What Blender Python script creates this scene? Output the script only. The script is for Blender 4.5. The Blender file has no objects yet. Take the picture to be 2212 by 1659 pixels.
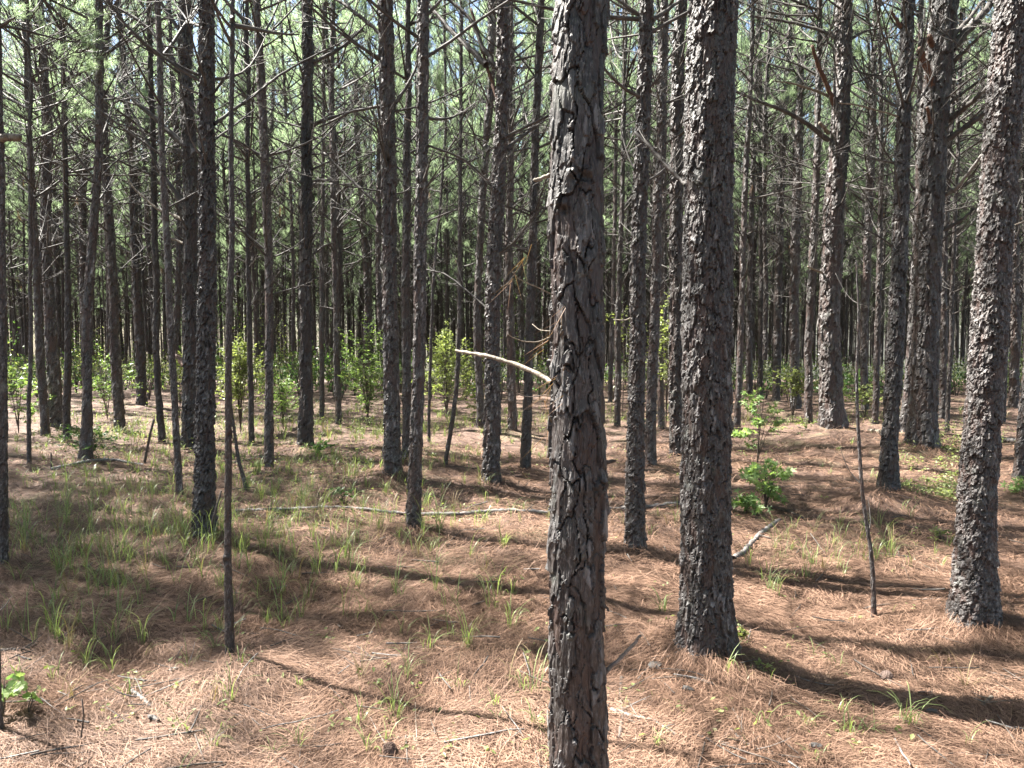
import bpy, math
import numpy as np
from mathutils import Vector, Matrix
R = math.radians
C = bpy.context.scene.collection
sc = bpy.context.scene

# ------------------------------------------------------------------ camera, sky, sun, exposure
F = 739.0                      # focal length in pixels of the 1024 x 768 picture
PITCH = R(3.5)
CAM = np.array([0.0, 0.0, 1.60])
cd = bpy.data.cameras.new('camera'); cam = bpy.data.objects.new('camera', cd); C.objects.link(cam)
cam.location = CAM; cam.rotation_euler = (R(90) - PITCH, 0, 0)
cd.sensor_width = 36.0; cd.lens = F / 1024 * 36; cd.clip_start = 0.05; cd.clip_end = 3000
sc.camera = cam
SUN_EL = R(54); SUN_AZ = math.atan2(-0.92, 0.39)          # azimuth from +Y towards +X
SUN = np.array([math.sin(SUN_AZ) * math.cos(SUN_EL), math.cos(SUN_AZ) * math.cos(SUN_EL), math.sin(SUN_EL)])
w = bpy.data.worlds.new('World'); sc.world = w; w.use_nodes = True
nt = w.node_tree; bg = nt.nodes['Background']
sky = nt.nodes.new('ShaderNodeTexSky'); sky.sky_type = 'NISHITA'; sky.sun_disc = False
sky.sun_elevation = SUN_EL; sky.sun_rotation = SUN_AZ; sky.dust_density = 1.5; sky.air_density = 1.0
nt.links.new(sky.outputs[0], bg.inputs[0]); bg.inputs[1].default_value = 0.05
sd = bpy.data.lights.new('sun', 'SUN'); sd.energy = 5.0; sd.angle = R(0.53); sd.color = (1.0, 0.95, 0.87)
so = bpy.data.objects.new('sun', sd); C.objects.link(so)
so.rotation_euler = Vector(SUN).to_track_quat('Z', 'Y').to_euler(); so.location = (-20, 15, 40)
sc.view_settings.view_transform = 'Standard'; sc.view_settings.look = 'None'
sc.view_settings.exposure = 2.75; sc.view_settings.gamma = 1.0
sc.render.engine = 'CYCLES'
cy = sc.cycles
cy.max_bounces = 5; cy.diffuse_bounces = 2; cy.glossy_bounces = 1; cy.transmission_bounces = 3; cy.transparent_max_bounces = 4

K = 1024 / 2212.0              # photograph measurements below are in a 2212 x 1659 frame
def ray(px, py):
    u = px * K - 512; v = py * K - 384
    up = np.array([0, math.sin(PITCH), math.cos(PITCH)]); fw = np.array([0, math.cos(PITCH), -math.sin(PITCH)])
    return (np.array([1.0, 0, 0]) * u / F - up * v / F + fw)
def slope(x, y):
    d = np.maximum(np.asarray(y, float) - 19.0, 0)
    return -0.055 * (d * d / (d + 6.0))
def ground_at(px, py):
    r = ray(px, py); t = (0 - CAM[2]) / min(r[2], -1e-3)
    for _ in range(25):
        p = CAM + r * t; t = (slope(p[0], p[1]) - CAM[2]) / r[2]
    p = CAM + r * t
    if p[1] > 60: p = CAM + r * (60 / r[1])
    return p
def at_depth(px, py, y):
    r = ray(px, py); return CAM + r * (y / r[1])

# ------------------------------------------------------------------ noise
def _h(ix, iy, iz, seed):
    n = (ix.astype(np.int64) * 374761393 + iy.astype(np.int64) * 668265263 + iz.astype(np.int64) * 2147483647 + seed * 1274126177) & 0xffffffff
    n = ((n ^ (n >> 13)) * 1274126177) & 0xffffffff
    n = ((n ^ (n >> 15)) * 2246822519) & 0xffffffff
    return ((n ^ (n >> 16)) & 0xffffff) / float(0xffffff)
def vn(x, y, z=None, seed=0):
    x = np.asarray(x, float); y = np.asarray(y, float); z = np.zeros_like(x) if z is None else np.asarray(z, float)
    fx, fy, fz = np.floor(x), np.floor(y), np.floor(z)
    ux, uy, uz = x - fx, y - fy, z - fz
    ux, uy, uz = [t * t * (3 - 2 * t) for t in (ux, uy, uz)]
    r = 0
    for a in (0, 1):
        for b in (0, 1):
            for c in (0, 1):
                wgt = (ux if a else 1 - ux) * (uy if b else 1 - uy) * (uz if c else 1 - uz)
                r = r + wgt * _h(fx + a, fy + b, fz + c, seed)
    return r * 2 - 1
def fbm(x, y, z=None, seed=0, o=3):
    s = 0; a = 1.0; z = np.zeros_like(np.asarray(x, float)) if z is None else z
    for i in range(o):
        s = s + a * vn(x * 2 ** i, y * 2 ** i, z * 2 ** i, seed + i * 17); a *= 0.5
    return s

# ------------------------------------------------------------------ object helpers
def mesh_np(name, V, quads=None, tris=None, mats=(), mi=None, smooth=True, col=None):
    V = np.asarray(V, np.float32); me = bpy.data.meshes.new(name)
    nq = 0 if quads is None else len(quads); ntr = 0 if tris is None else len(tris)
    idx = []
    if nq: idx.append(np.asarray(quads, np.int32).ravel())
    if ntr: idx.append(np.asarray(tris, np.int32).ravel())
    idx = np.concatenate(idx)
    me.vertices.add(len(V)); me.vertices.foreach_set('co', V.ravel())
    me.loops.add(len(idx)); me.loops.foreach_set('vertex_index', idx)
    me.polygons.add(nq + ntr)
    st = np.concatenate([np.arange(nq) * 4, nq * 4 + np.arange(ntr) * 3]).astype(np.int32)
    tot = np.concatenate([np.full(nq, 4), np.full(ntr, 3)]).astype(np.int32)
    me.polygons.foreach_set('loop_start', st); me.polygons.foreach_set('loop_total', tot)
    me.polygons.foreach_set('use_smooth', np.full(nq + ntr, smooth))
    for m in mats: me.materials.append(m)
    if mi is not None: me.polygons.foreach_set('material_index', np.asarray(mi, np.int32))
    me.update(calc_edges=True)
    if col is not None:
        a = me.color_attributes.new('bk', 'FLOAT_COLOR', 'POINT')
        cc = np.ones((len(V), 4), np.float32); cc[:, :col.shape[1]] = col; a.data.foreach_set('color', cc.ravel())
    return me
def obj(name, me, parent=None, loc=(0, 0, 0)):
    o = bpy.data.objects.new(name, me); C.objects.link(o); o.location = loc
    if parent is not None: o.parent = parent
    return o
def tag(o, label=None, cat=None, group=None, kind=None):
    if label: o['label'] = label
    if cat: o['category'] = cat
    if group: o['group'] = group
    if kind: o['kind'] = kind
    return o
def empty(name, loc, rz=0):
    o = bpy.data.objects.new(name, None); C.objects.link(o); o.location = loc; o.rotation_euler = (0, 0, rz)
    o.empty_display_size = 0.2; return o

class Acc:                      # collects tubes and loose faces into one mesh
    def __init__(s): s.V = []; s.Q = []; s.T = []; s.n = 0; s.mq = []; s.mt = []; s.col = []
    def add(s, V, Q=None, T=None, m=0, col=None):
        V = np.asarray(V, float)
        if Q is not None and len(Q): s.Q.append(np.asarray(Q) + s.n); s.mq.append(np.full(len(Q), m))
        if T is not None and len(T): s.T.append(np.asarray(T) + s.n); s.mt.append(np.full(len(T), m))
        s.V.append(V); s.n += len(V)
        s.col.append(np.full((len(V), 3), 0.5) if col is None else np.asarray(col, float))
    def tube(s, P, r, k=6, m=0, col=None, cap=True):
        P = np.asarray(P, float); n = len(P); r = np.broadcast_to(np.asarray(r, float), (n,))
        T = np.gradient(P, axis=0); T /= np.linalg.norm(T, axis=1)[:, None] + 1e-9
        ref = np.array([0.31, 0.17, 0.93]) if abs(T[0][2]) < 0.9 else np.array([0.95, 0.2, 0.1])
        A = np.cross(T, ref); A /= np.linalg.norm(A, axis=1)[:, None] + 1e-9; B = np.cross(T, A)
        th = np.arange(k) * 2 * math.pi / k
        V = P[:, None] + r[:, None, None] * (np.cos(th)[None, :, None] * A[:, None] + np.sin(th)[None, :, None] * B[:, None])
        i = np.arange(n - 1)[:, None] * k; j = np.arange(k)[None]; j2 = (j + 1) % k
        Q = np.stack([i + j, i + j2, i + k + j2, i + k + j], -1).reshape(-1, 4)
        V = V.reshape(-1, 3); T3 = None
        if cap and k >= 3:
            V = np.vstack([V, P[-1] + T[-1] * r[-1] * 0.5]); e = n * k
            T3 = [[(n - 1) * k + a, (n - 1) * k + (a + 1) % k, e] for a in range(k)]
        cc = None if col is None else np.tile(col, (len(V), 1))
        s.add(V, Q, T3, m, cc)
    def mesh(s, name, mats, smooth=True):
        Q = np.concatenate(s.Q) if s.Q else None; T = np.concatenate(s.T) if s.T else None
        mi = np.concatenate([x for x in s.mq] + [x for x in s.mt])
        return mesh_np(name, np.concatenate(s.V), Q, T, mats, mi, smooth, np.concatenate(s.col))

# ------------------------------------------------------------------ materials
def nmat(name):
    m = bpy.data.materials.new(name); m.use_nodes = True; return m, m.node_tree, m.node_tree.nodes['Principled BSDF']
def ramp(nt, src, stops):
    r = nt.nodes.new('ShaderNodeValToRGB'); e = r.color_ramp.elements
    e[0].position = stops[0][0]; e[0].color = (*stops[0][1], 1)
    e[1].position = stops[-1][0]; e[1].color = (*stops[-1][1], 1)
    for p, c in stops[1:-1]:
        x = e.new(p); x.color = (*c, 1)
    nt.links.new(src, r.inputs[0]); return r.outputs[0]
def noise(nt, vec, scale, detail=4, rough=0.6):
    n = nt.nodes.new('ShaderNodeTexNoise'); n.inputs['Scale'].default_value = scale
    n.inputs['Detail'].default_value = detail; n.inputs['Roughness'].default_value = rough
    nt.links.new(vec, n.inputs['Vector']); return n.outputs['Fac']
def mapping(nt, scale, src='Object'):
    tc = nt.nodes.new('ShaderNodeTexCoord'); mp = nt.nodes.new('ShaderNodeMapping')
    mp.inputs['Scale'].default_value = scale; nt.links.new(tc.outputs[src], mp.inputs[0]); return mp.outputs[0]
def mixc(nt, fac, a, b, mode='MIX'):
    m = nt.nodes.new('ShaderNodeMix'); m.data_type = 'RGBA'; m.blend_type = mode
    if isinstance(fac, (int, float)): m.inputs[0].default_value = fac
    else: nt.links.new(fac, m.inputs[0])
    for i, x in ((6, a), (7, b)):
        if isinstance(x, tuple): m.inputs[i].default_value = (*x, 1)
        else: nt.links.new(x, m.inputs[i])
    return m.outputs[2]
def mathn(nt, op, a, b=0.0):
    m = nt.nodes.new('ShaderNodeMath'); m.operation = op
    for i, x in enumerate((a, b)):
        if isinstance(x, (int, float)): m.inputs[i].default_value = x
        else: nt.links.new(x, m.inputs[i])
    return m.outputs[0]
def bump(nt, h, dist, strength=1.0):
    b = nt.nodes.new('ShaderNodeBump'); b.inputs['Distance'].default_value = dist; b.inputs['Strength'].default_value = strength
    nt.links.new(h, b.inputs['Height']); return b.outputs[0]

def bark_mat(name, near=True):
    m, t, b = nmat(name)
    at = t.nodes.new('ShaderNodeAttribute'); at.attribute_name = 'bk'
    sp = t.nodes.new('ShaderNodeSeparateColor'); t.links.new(at.outputs['Color'], sp.inputs[0])
    plate, crack, low = sp.outputs[0], sp.outputs[1], sp.outputs[2]
    v = mapping(t, (1, 1, 0.25)); vf = mapping(t, (1, 1, 0.35))
    n1 = noise(t, v, 45, 5, 0.65); n2 = noise(t, vf, 160, 4, 0.7); n3 = noise(t, mapping(t, (1, 1, 1)), 7, 3)
    grey = ramp(t, plate, [(0.0, (0.012, 0.009, 0.008)), (0.4, (0.025, 0.021, 0.020)), (0.7, (0.066, 0.061, 0.060)), (1.0, (0.36, 0.35, 0.355))])
    grey = mixc(t, mathn(t, 'MULTIPLY', n1, 0.7), grey, (0.024, 0.019, 0.018))
    pale = ramp(t, n2, [(0.50, (0, 0, 0)), (0.72, (1, 1, 1))])
    grey = mixc(t, mathn(t, 'MULTIPLY', pale, 0.55), grey, (0.34, 0.325, 0.325))
    red = mixc(t, n1, (0.095, 0.040, 0.027), (0.03, 0.015, 0.011))
    oi = t.nodes.new('ShaderNodeObjectInfo')
    grey = mixc(t, mathn(t, 'MULTIPLY', oi.outputs['Random'], 0.35), grey, mixc(t, 1.0, grey, (1.0, 0.72, 0.58), 'MULTIPLY'))
    c = mixc(t, low, grey, red)
    c = mixc(t, crack, c, (0.008, 0.006, 0.006))
    lich = ramp(t, n3, [(0.60, (0, 0, 0)), (0.72, (1, 1, 1))])
    c = mixc(t, mathn(t, 'MULTIPLY', lich, 0.30), c, (0.26, 0.29, 0.25))
    oi = t.nodes.new('ShaderNodeObjectInfo')
    hs = t.nodes.new('ShaderNodeHueSaturation')
    t.links.new(mathn(t, 'ADD', mathn(t, 'MULTIPLY', mathn(t, 'FRACT', mathn(t, 'MULTIPLY', oi.outputs['Random'], 7.7)), 0.7), 0.65), hs.inputs['Value'])
    hs.inputs['Saturation'].default_value = 0.8
    t.links.new(c, hs.inputs['Color']); t.links.new(hs.outputs[0], b.inputs['Base Color'])
    b.inputs['Roughness'].default_value = 0.5; b.inputs['Specular IOR Level'].default_value = 0.6
    h = mathn(t, 'ADD', mathn(t, 'MULTIPLY', n1, 1.0), mathn(t, 'MULTIPLY', n2, 0.6))
    t.links.new(bump(t, h, 0.006 if near else 0.02, 0.9), b.inputs['Normal'])
    return m
M_BARK = bark_mat('pine_bark'); M_BARKF = bark_mat('pine_bark_far', False)

def wood_mat(name, a, bcol, sc_=30):
    m, t, b = nmat(name); v = mapping(t, (1, 1, 1))
    c = ramp(t, noise(t, v, sc_, 4), [(0.3, a), (0.7, bcol)])
    t.links.new(c, b.inputs['Base Color']); b.inputs['Roughness'].default_value = 0.7
    t.links.new(bump(t, noise(t, v, sc_ * 3, 3), 0.004), b.inputs['Normal']); return m
M_TWIG = wood_mat('dead_branch_bark', (0.020, 0.017, 0.015), (0.115, 0.103, 0.095), 9)
M_LOG = wood_mat('rotting_log_bark', (0.03, 0.024, 0.02), (0.26, 0.24, 0.23), 22)
M_PALE = wood_mat('weathered_wood', (0.09, 0.07, 0.05), (0.27, 0.23, 0.18), 28)
M_GREYW = wood_mat('grey_lichen_wood', (0.09, 0.08, 0.07), (0.27, 0.26, 0.25), 50)
M_ORANGE = wood_mat('broken_heartwood', (0.06, 0.032, 0.024), (0.15, 0.075, 0.045), 30)
M_DARKW = wood_mat('dark_stick_bark', (0.05, 0.038, 0.03), (0.12, 0.095, 0.08), 40)
M_CONE = wood_mat('cone_scale', (0.06, 0.035, 0.028), (0.24, 0.17, 0.14), 60)

def leaf_mat(name, a, bcol, trans=0.45, rough=0.5, island=True, spec=0.35, boost=1.5, tint=(1.1, 1.15, 0.6)):
    m, t, b = nmat(name)
    geo = t.nodes.new('ShaderNodeNewGeometry')
    c = ramp(t, geo.outputs['Random Per Island'], [(0.0, a), (1.0, bcol)])
    t.links.new(c, b.inputs['Base Color']); b.inputs['Roughness'].default_value = rough
    b.inputs['Specular IOR Level'].default_value = spec
    tr = t.nodes.new('ShaderNodeBsdfTranslucent')
    cc = t.nodes.new('ShaderNodeMix'); cc.data_type = 'RGBA'; cc.blend_type = 'MULTIPLY'; cc.inputs[0].default_value = 1
    t.links.new(c, cc.inputs[6]); cc.inputs[7].default_value = (boost * tint[0], boost * tint[1], boost * tint[2], 1)
    t.links.new(cc.outputs[2], tr.inputs[0])
    mx = t.nodes.new('ShaderNodeMixShader'); mx.inputs[0].default_value = trans
    t.links.new(b.outputs[0], mx.inputs[1]); t.links.new(tr.outputs[0], mx.inputs[2])
    t.links.new(mx.outputs[0], t.nodes['Material Output'].inputs[0]); return m
M_NEEDLE = leaf_mat('pine_needles', (0.14, 0.185, 0.125), (0.27, 0.325, 0.24), 0.6, 0.36, spec=0.8, boost=2.0, tint=(1.0, 1.07, 0.82))
M_DEADN = leaf_mat('dead_needles', (0.16, 0.085, 0.05), (0.33, 0.20, 0.13), 0.3, 0.5, boost=1.0)
M_GRASS = leaf_mat('sedge_grass', (0.10, 0.14, 0.05), (0.27, 0.33, 0.15), 0.4, 0.4, boost=1.3)
M_DRYG = leaf_mat('dry_grass', (0.20, 0.15, 0.08), (0.32, 0.26, 0.15), 0.3, 0.5, boost=1.0)
M_LEAF = leaf_mat('fresh_leaf', (0.15, 0.19, 0.075), (0.31, 0.35, 0.16), 0.45, 0.4, boost=1.3)
M_LEAFD = leaf_mat('dark_leaf', (0.04, 0.085, 0.03), (0.10, 0.17, 0.06), 0.4, 0.35, boost=1.4)
M_GUM = leaf_mat('star_leaf', (0.12, 0.20, 0.08), (0.28, 0.37, 0.16), 0.45, 0.4, boost=1.5)
M_STRAW = leaf_mat('pine_straw', (0.040, 0.018, 0.012), (0.34, 0.218, 0.155), 0.12, 0.6, spec=0.2, boost=1.0)

M_LEAF2 = leaf_mat('mid_green_leaf', (0.09, 0.15, 0.055), (0.23, 0.31, 0.13), 0.45, 0.4, boost=1.3)
def ground_mat():
    m, t, b = nmat('pine_straw_floor')
    v1 = mapping(t, (1, 1, 1))
    def fibres(ang, sc_):
        tc = t.nodes.new('ShaderNodeTexCoord'); mp = t.nodes.new('ShaderNodeMapping')
        mp.inputs['Rotation'].default_value = (0, 0, ang); mp.inputs['Scale'].default_value = (sc_, sc_ * 0.07, 1)
        t.links.new(tc.outputs['Object'], mp.inputs[0])
        d = t.nodes.new('ShaderNodeVectorMath'); d.operation = 'ADD'
        n = t.nodes.new('ShaderNodeTexNoise'); n.inputs['Scale'].default_value = 1.5; t.links.new(tc.outputs['Object'], n.inputs['Vector'])
        t.links.new(mp.outputs[0], d.inputs[0]); t.links.new(n.outputs['Color'], d.inputs[1])
        q = t.nodes.new('ShaderNodeTexNoise'); q.inputs['Scale'].default_value = 3; q.inputs['Detail'].default_value = 3
        t.links.new(d.outputs[0], q.inputs['Vector']); return q.outputs['Fac']
    f = fibres(0.3, 60)
    for a, s_ in ((1.2, 70), (2.1, 55), (2.8, 65)):
        f = mathn(t, 'MAXIMUM', f, fibres(a, s_))
    big = noise(t, v1, 1.3, 5, 0.6); mid = noise(t, v1, 6.0, 4, 0.6)
    c = ramp(t, f, [(0.45, (0.032, 0.017, 0.012)), (0.62, (0.115, 0.064, 0.045)), (0.8, (0.26, 0.168, 0.122))])
    c2 = mixc(t, ramp(t, mid, [(0.35, (0, 0, 0)), (0.75, (1, 1, 1))]), c, mixc(t, 0.4, c, (0.17, 0.11, 0.08)))
    grn = ramp(t, big, [(0.52, (0, 0, 0)), (0.70, (1, 1, 1))])
    c3 = mixc(t, mathn(t, 'MULTIPLY', grn, 0.35), c2, (0.16, 0.17, 0.07))
    t.links.new(c3, b.inputs['Base Color']); b.inputs['Roughness'].default_value = 0.75
    t.links.new(bump(t, mathn(t, 'ADD', f, mid), 0.02, 0.8), b.inputs['Normal']); return m
M_GROUND = ground_mat()

# ------------------------------------------------------------------ trunk surface: flaking plates
def bark_field(th, z, rad, seed, su, sv, ragged=1.0):
    """returns height 0..1, plate random, crack, low layer"""
    circ = 2 * math.pi * rad
    nu = max(4, int(round(circ / su)))
    cx, sx = np.cos(th) * rad, np.sin(th) * rad
    wu = fbm(cx / su * 1.1, sx / su * 1.1, z / sv * 2.2, seed, 3) * 0.34 * ragged
    wv = fbm(cx / su * 1.3 + 9, sx / su * 1.3, z / sv * 1.6, seed + 5, 3) * 0.32 * ragged
    U = th / (2 * math.pi) * nu + wu; V = z / sv + wv
    iu = np.floor(U); V0 = V
    F1 = np.full(U.shape, 9.0); F2 = np.full(U.shape, 9.0); ID = np.zeros(U.shape); DV = np.zeros(U.shape); DU = np.zeros(U.shape)
    for a in (-1, 0, 1):
        cu = iu + a; cm = np.mod(cu, nu)
        off = _h(cm, cm * 0, cm * 0, seed + 3)
        Vc = V0 + off * 1.7
        iv = np.floor(Vc)
        for b_ in (-1, 0, 1):
            cv = iv + b_
            jx = _h(cm, cv, cm * 0 + 1, seed + 7); jy = _h(cm, cv, cm * 0 + 2, seed + 11)
            du = cu + 0.5 + (jx - .5) * 0.7 - U; dv = cv + 0.5 + (jy - .5) * 0.9 - Vc
            d = np.sqrt(du * du + dv * dv * 0.5)
            idn = _h(cm, cv, cm * 0 + 5, seed + 13)
            near = d < F1
            F2 = np.where(near, F1, np.minimum(F2, d)); ID = np.where(near, idn, ID); DV = np.where(near, dv, DV); DU = np.where(near, du, DU)
            F1 = np.where(near, d, F1)
    e = F2 - F1
    return e, ID, DV + DU * (np.mod(ID * 7.3, 1.0) * 2 - 1) * 0.9

def bark_surface(th, z, rad, seed, su, sv, tilt=0.6):
    e, ID, DV = bark_field(th, z, rad, seed, su, sv)
    e2, ID2, DV2 = bark_field(th, z, rad, seed + 101, su * 0.48, sv * 0.42)
    cx, sx = np.cos(th) * rad, np.sin(th) * rad
    fib = fbm(cx / su * 5, sx / su * 5, z / sv * 2.4, seed + 33, 3)
    sm = lambda x, a, b: np.clip((x - a) / (b - a), 0, 1) ** 2 * (3 - 2 * np.clip((x - a) / (b - a), 0, 1))
    plate = sm(e, 0.0, 0.055)
    low = (ID < (0.36 if su > 0.045 else 0.24)).astype(float)
    h = plate * (0.45 + 0.55 * ID) * (1 - 0.62 * low)
    h += plate * tilt * DV * (1 - low)                      # lower edge lifts off the trunk
    layer = (ID2 > 0.45) * sm(e2, 0.0, 0.12)
    h += 0.34 * plate * layer * (1 + 1.2 * DV2) + 0.20 * fib * (0.4 + plate)
    crack = (1 - sm(e, 0.0, 0.09)) * 0.9
    lowm = np.clip(low * 0.9 + (1 - layer) * 0.35 * (ID > 0.6), 0, 1) * (0.6 + 0.4 * np.clip(fib, -1, 1))
    rnd = np.clip(0.12 + 0.5 * ID + 0.42 * (ID2 - 0.4) * (0.4 + layer) + 0.22 * fib, 0, 1)
    return h, rnd, crack, np.clip(lowm, 0, 1)

def interp_curve(P, z):
    """P rows (x,y,z,r) ascending z; smooth interpolation at heights z"""
    zz = P[:, 2]; out = []
    for c in (0, 1, 3):
        y = P[:, c]; m = np.gradient(y, zz) if len(zz) > 2 else np.full(len(zz), (y[-1] - y[0]) / (zz[-1] - zz[0]))
        i = np.clip(np.searchsorted(zz, z) - 1, 0, len(zz) - 2); hh = zz[i + 1] - zz[i]; t = np.clip((z - zz[i]) / hh, 0, 1)
        out.append((2*t**3-3*t**2+1)*y[i] + (t**3-2*t**2+t)*hh*m[i] + (-2*t**3+3*t**2)*y[i+1] + (t**3-t**2)*hh*m[i+1])
    return out

def trunk_mesh(P, nth, zs, seed, su, sv, amp, flare=1.35, fz=0.22, mat=None, knots=(), wob=0.012, tilt=0.6, scars=()):
    """P in tree-local coords"""
    zs = np.asarray(zs, float)
    cx, cyy, r = interp_curve(P, zs)
    r = np.maximum(r, 0.004)
    r0 = np.interp(0.6, P[:, 2], P[:, 3])
    th = np.arange(nth) * 2 * math.pi / nth
    TH, Z = np.meshgrid(th, zs)
    h, rnd, crack, low = bark_surface(TH, Z, max(r0, 0.02), seed, su, sv, tilt)
    fl = 1 + (flare - 1) * np.exp(-np.maximum(Z, 0) / fz) * (1 + 0.35 * np.cos(TH * 4 + seed) + 0.2 * np.cos(TH * 7 + seed * 2))
    rr = r[:, None] * fl * (1 + 0.03 * vn(np.cos(TH) * 1.5, np.sin(TH) * 1.5, Z * 2.5, seed + 50))
    ampz = np.minimum(amp, r * 0.28)[:, None]
    rr = rr - ampz * 0.9 + ampz * h * 0.95
    for kz, kth, ks, ka in knots:
        dz = (Z - kz) / ks; dt = np.angle(np.exp(1j * (TH - kth))) * r0 / ks
        g = np.exp(-(dz ** 2 * 1.6 + dt ** 2))
        rr = rr + ka * g * (0.6 + 0.9 * vn(np.cos(TH) * r0 * 60, np.sin(TH) * r0 * 60, Z * 45, seed + 9))
        core = np.exp(-(((Z - kz + ks * 0.25) / (ks * 0.35)) ** 2 + (np.angle(np.exp(1j * (TH - kth))) * r0 / (ks * 0.45)) ** 2))
        rr = rr - ka * 1.0 * core; crack = np.clip(crack + core * 0.9 + 0.35 * g, 0, 1)
    for z0, z1, kth, kw in scars:         # charred streak burnt into the bark
        g = np.clip(1.6 - np.abs((Z - (z0 + z1) / 2) / ((z1 - z0) / 2)) ** 3 - (np.angle(np.exp(1j * (TH - kth))) / kw) ** 2 + 0.5 * vn(TH * 4, Z * 6, None, 5), 0, 1)
        crack = np.maximum(crack, g * 0.93); low = low * (1 - g); rr = rr - 0.010 * g
    wx = wob * fbm(zs * 1.3, zs * 0 + seed, None, seed, 2); wy = wob * fbm(zs * 1.3, zs * 0 + seed + 40, None, seed, 2)
    X = (cx + wx)[:, None] + rr * np.cos(TH); Y = (cyy + wy)[:, None] + rr * np.sin(TH)
    V = np.stack([X, Y, Z], -1).reshape(-1, 3); n = len(zs)
    i = np.arange(n - 1)[:, None] * nth; j = np.arange(nth)[None]; j2 = (j + 1) % nth
    Q = np.stack([i + j, i + j2, i + nth + j2, i + nth + j], -1).reshape(-1, 4)
    col = np.stack([rnd, crack, low], -1).reshape(-1, 3)
    return mesh_np('trunk', V, Q, None, [mat or M_BARK], None, False, col)

# ------------------------------------------------------------------ branches and crowns
def curve_path(p0, az, el, L, n, rng, lift=0.5, wig=0.10):
    P = [np.array(p0, float)]; d_el = el; d_az = az
    for i in range(n):
        s = L / n
        P.append(P[-1] + s * np.array([math.cos(d_az) * math.cos(d_el), math.sin(d_az) * math.cos(d_el), math.sin(d_el)]))
        d_el += lift / n + rng.normal(0, wig); d_az += rng.normal(0, wig)
    return np.array(P)
def dead_branch(A, p0, az, el, L, r, rng, twigs=4, m=0, k=5, col=None):
    P = curve_path(p0, az, el, L, 7, rng, rng.uniform(-0.1, 0.75), 0.055)
    rr = np.linspace(r, r * 0.28, 8)
    A.tube(P, rr * 1.25, k, m, col)
    for _ in range(twigs):
        t = rng.uniform(0.25, 0.98); i = min(int(t * 7), 6); q = P[i] + (P[i + 1] - P[i]) * (t * 7 - i)
        taz = az + rng.choice([-1, 1]) * rng.uniform(0.4, 1.1); tl = L * rng.uniform(0.18, 0.45)
        tp = curve_path(q, taz, el + rng.uniform(-0.3, 0.6), tl, 4, rng, rng.uniform(-0.3, 0.8), 0.18)
        A.tube(tp, np.linspace(r * 0.38, r * 0.12, 5), 3, m, col)
        if rng.random() < 0.5:
            tp2 = curve_path(tp[2], taz + rng.uniform(-1, 1), rng.uniform(-0.2, 0.9), tl * 0.5, 3, rng, 0.2, 0.2)
            A.tube(tp2, np.linspace(r * 0.2, r * 0.08, 4), 3, m, col)
    return P
def tufts(A, P, Dr, rng, nn=34, ln=0.17, wd=0.0048, m=0, spread=0.9, droop=0.0):
    """P: tuft centres (k,3), Dr: axes (k,3)"""
    k = len(P); N = k * nn
    c = np.repeat(P, nn, 0); a = np.repeat(Dr, nn, 0)
    s = rng.uniform(-0.13, 0.03, N)[:, None]
    rnd = rng.normal(0, 1, (N, 3)); rnd -= a * (rnd * a).sum(1)[:, None]; rnd /= np.linalg.norm(rnd, axis=1)[:, None] + 1e-9
    d = a * rng.uniform(0.35, 1.0, N)[:, None] + rnd * spread * rng.uniform(0.5, 1.0, N)[:, None]; d[:, 2] -= droop
    d /= np.linalg.norm(d, axis=1)[:, None]
    side = np.cross(d, rng.normal(0, 1, (N, 3))); side /= np.linalg.norm(side, axis=1)[:, None] + 1e-9
    b = c + a * s; L = ln * rng.uniform(0.7, 1.15, N)[:, None]
    V = np.empty((N, 3, 3)); V[:, 0] = b - side * wd / 2; V[:, 1] = b + side * wd / 2; V[:, 2] = b + d * L
    A.add(V.reshape(-1, 3), None, np.arange(N * 3).reshape(-1, 3), m)

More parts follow.
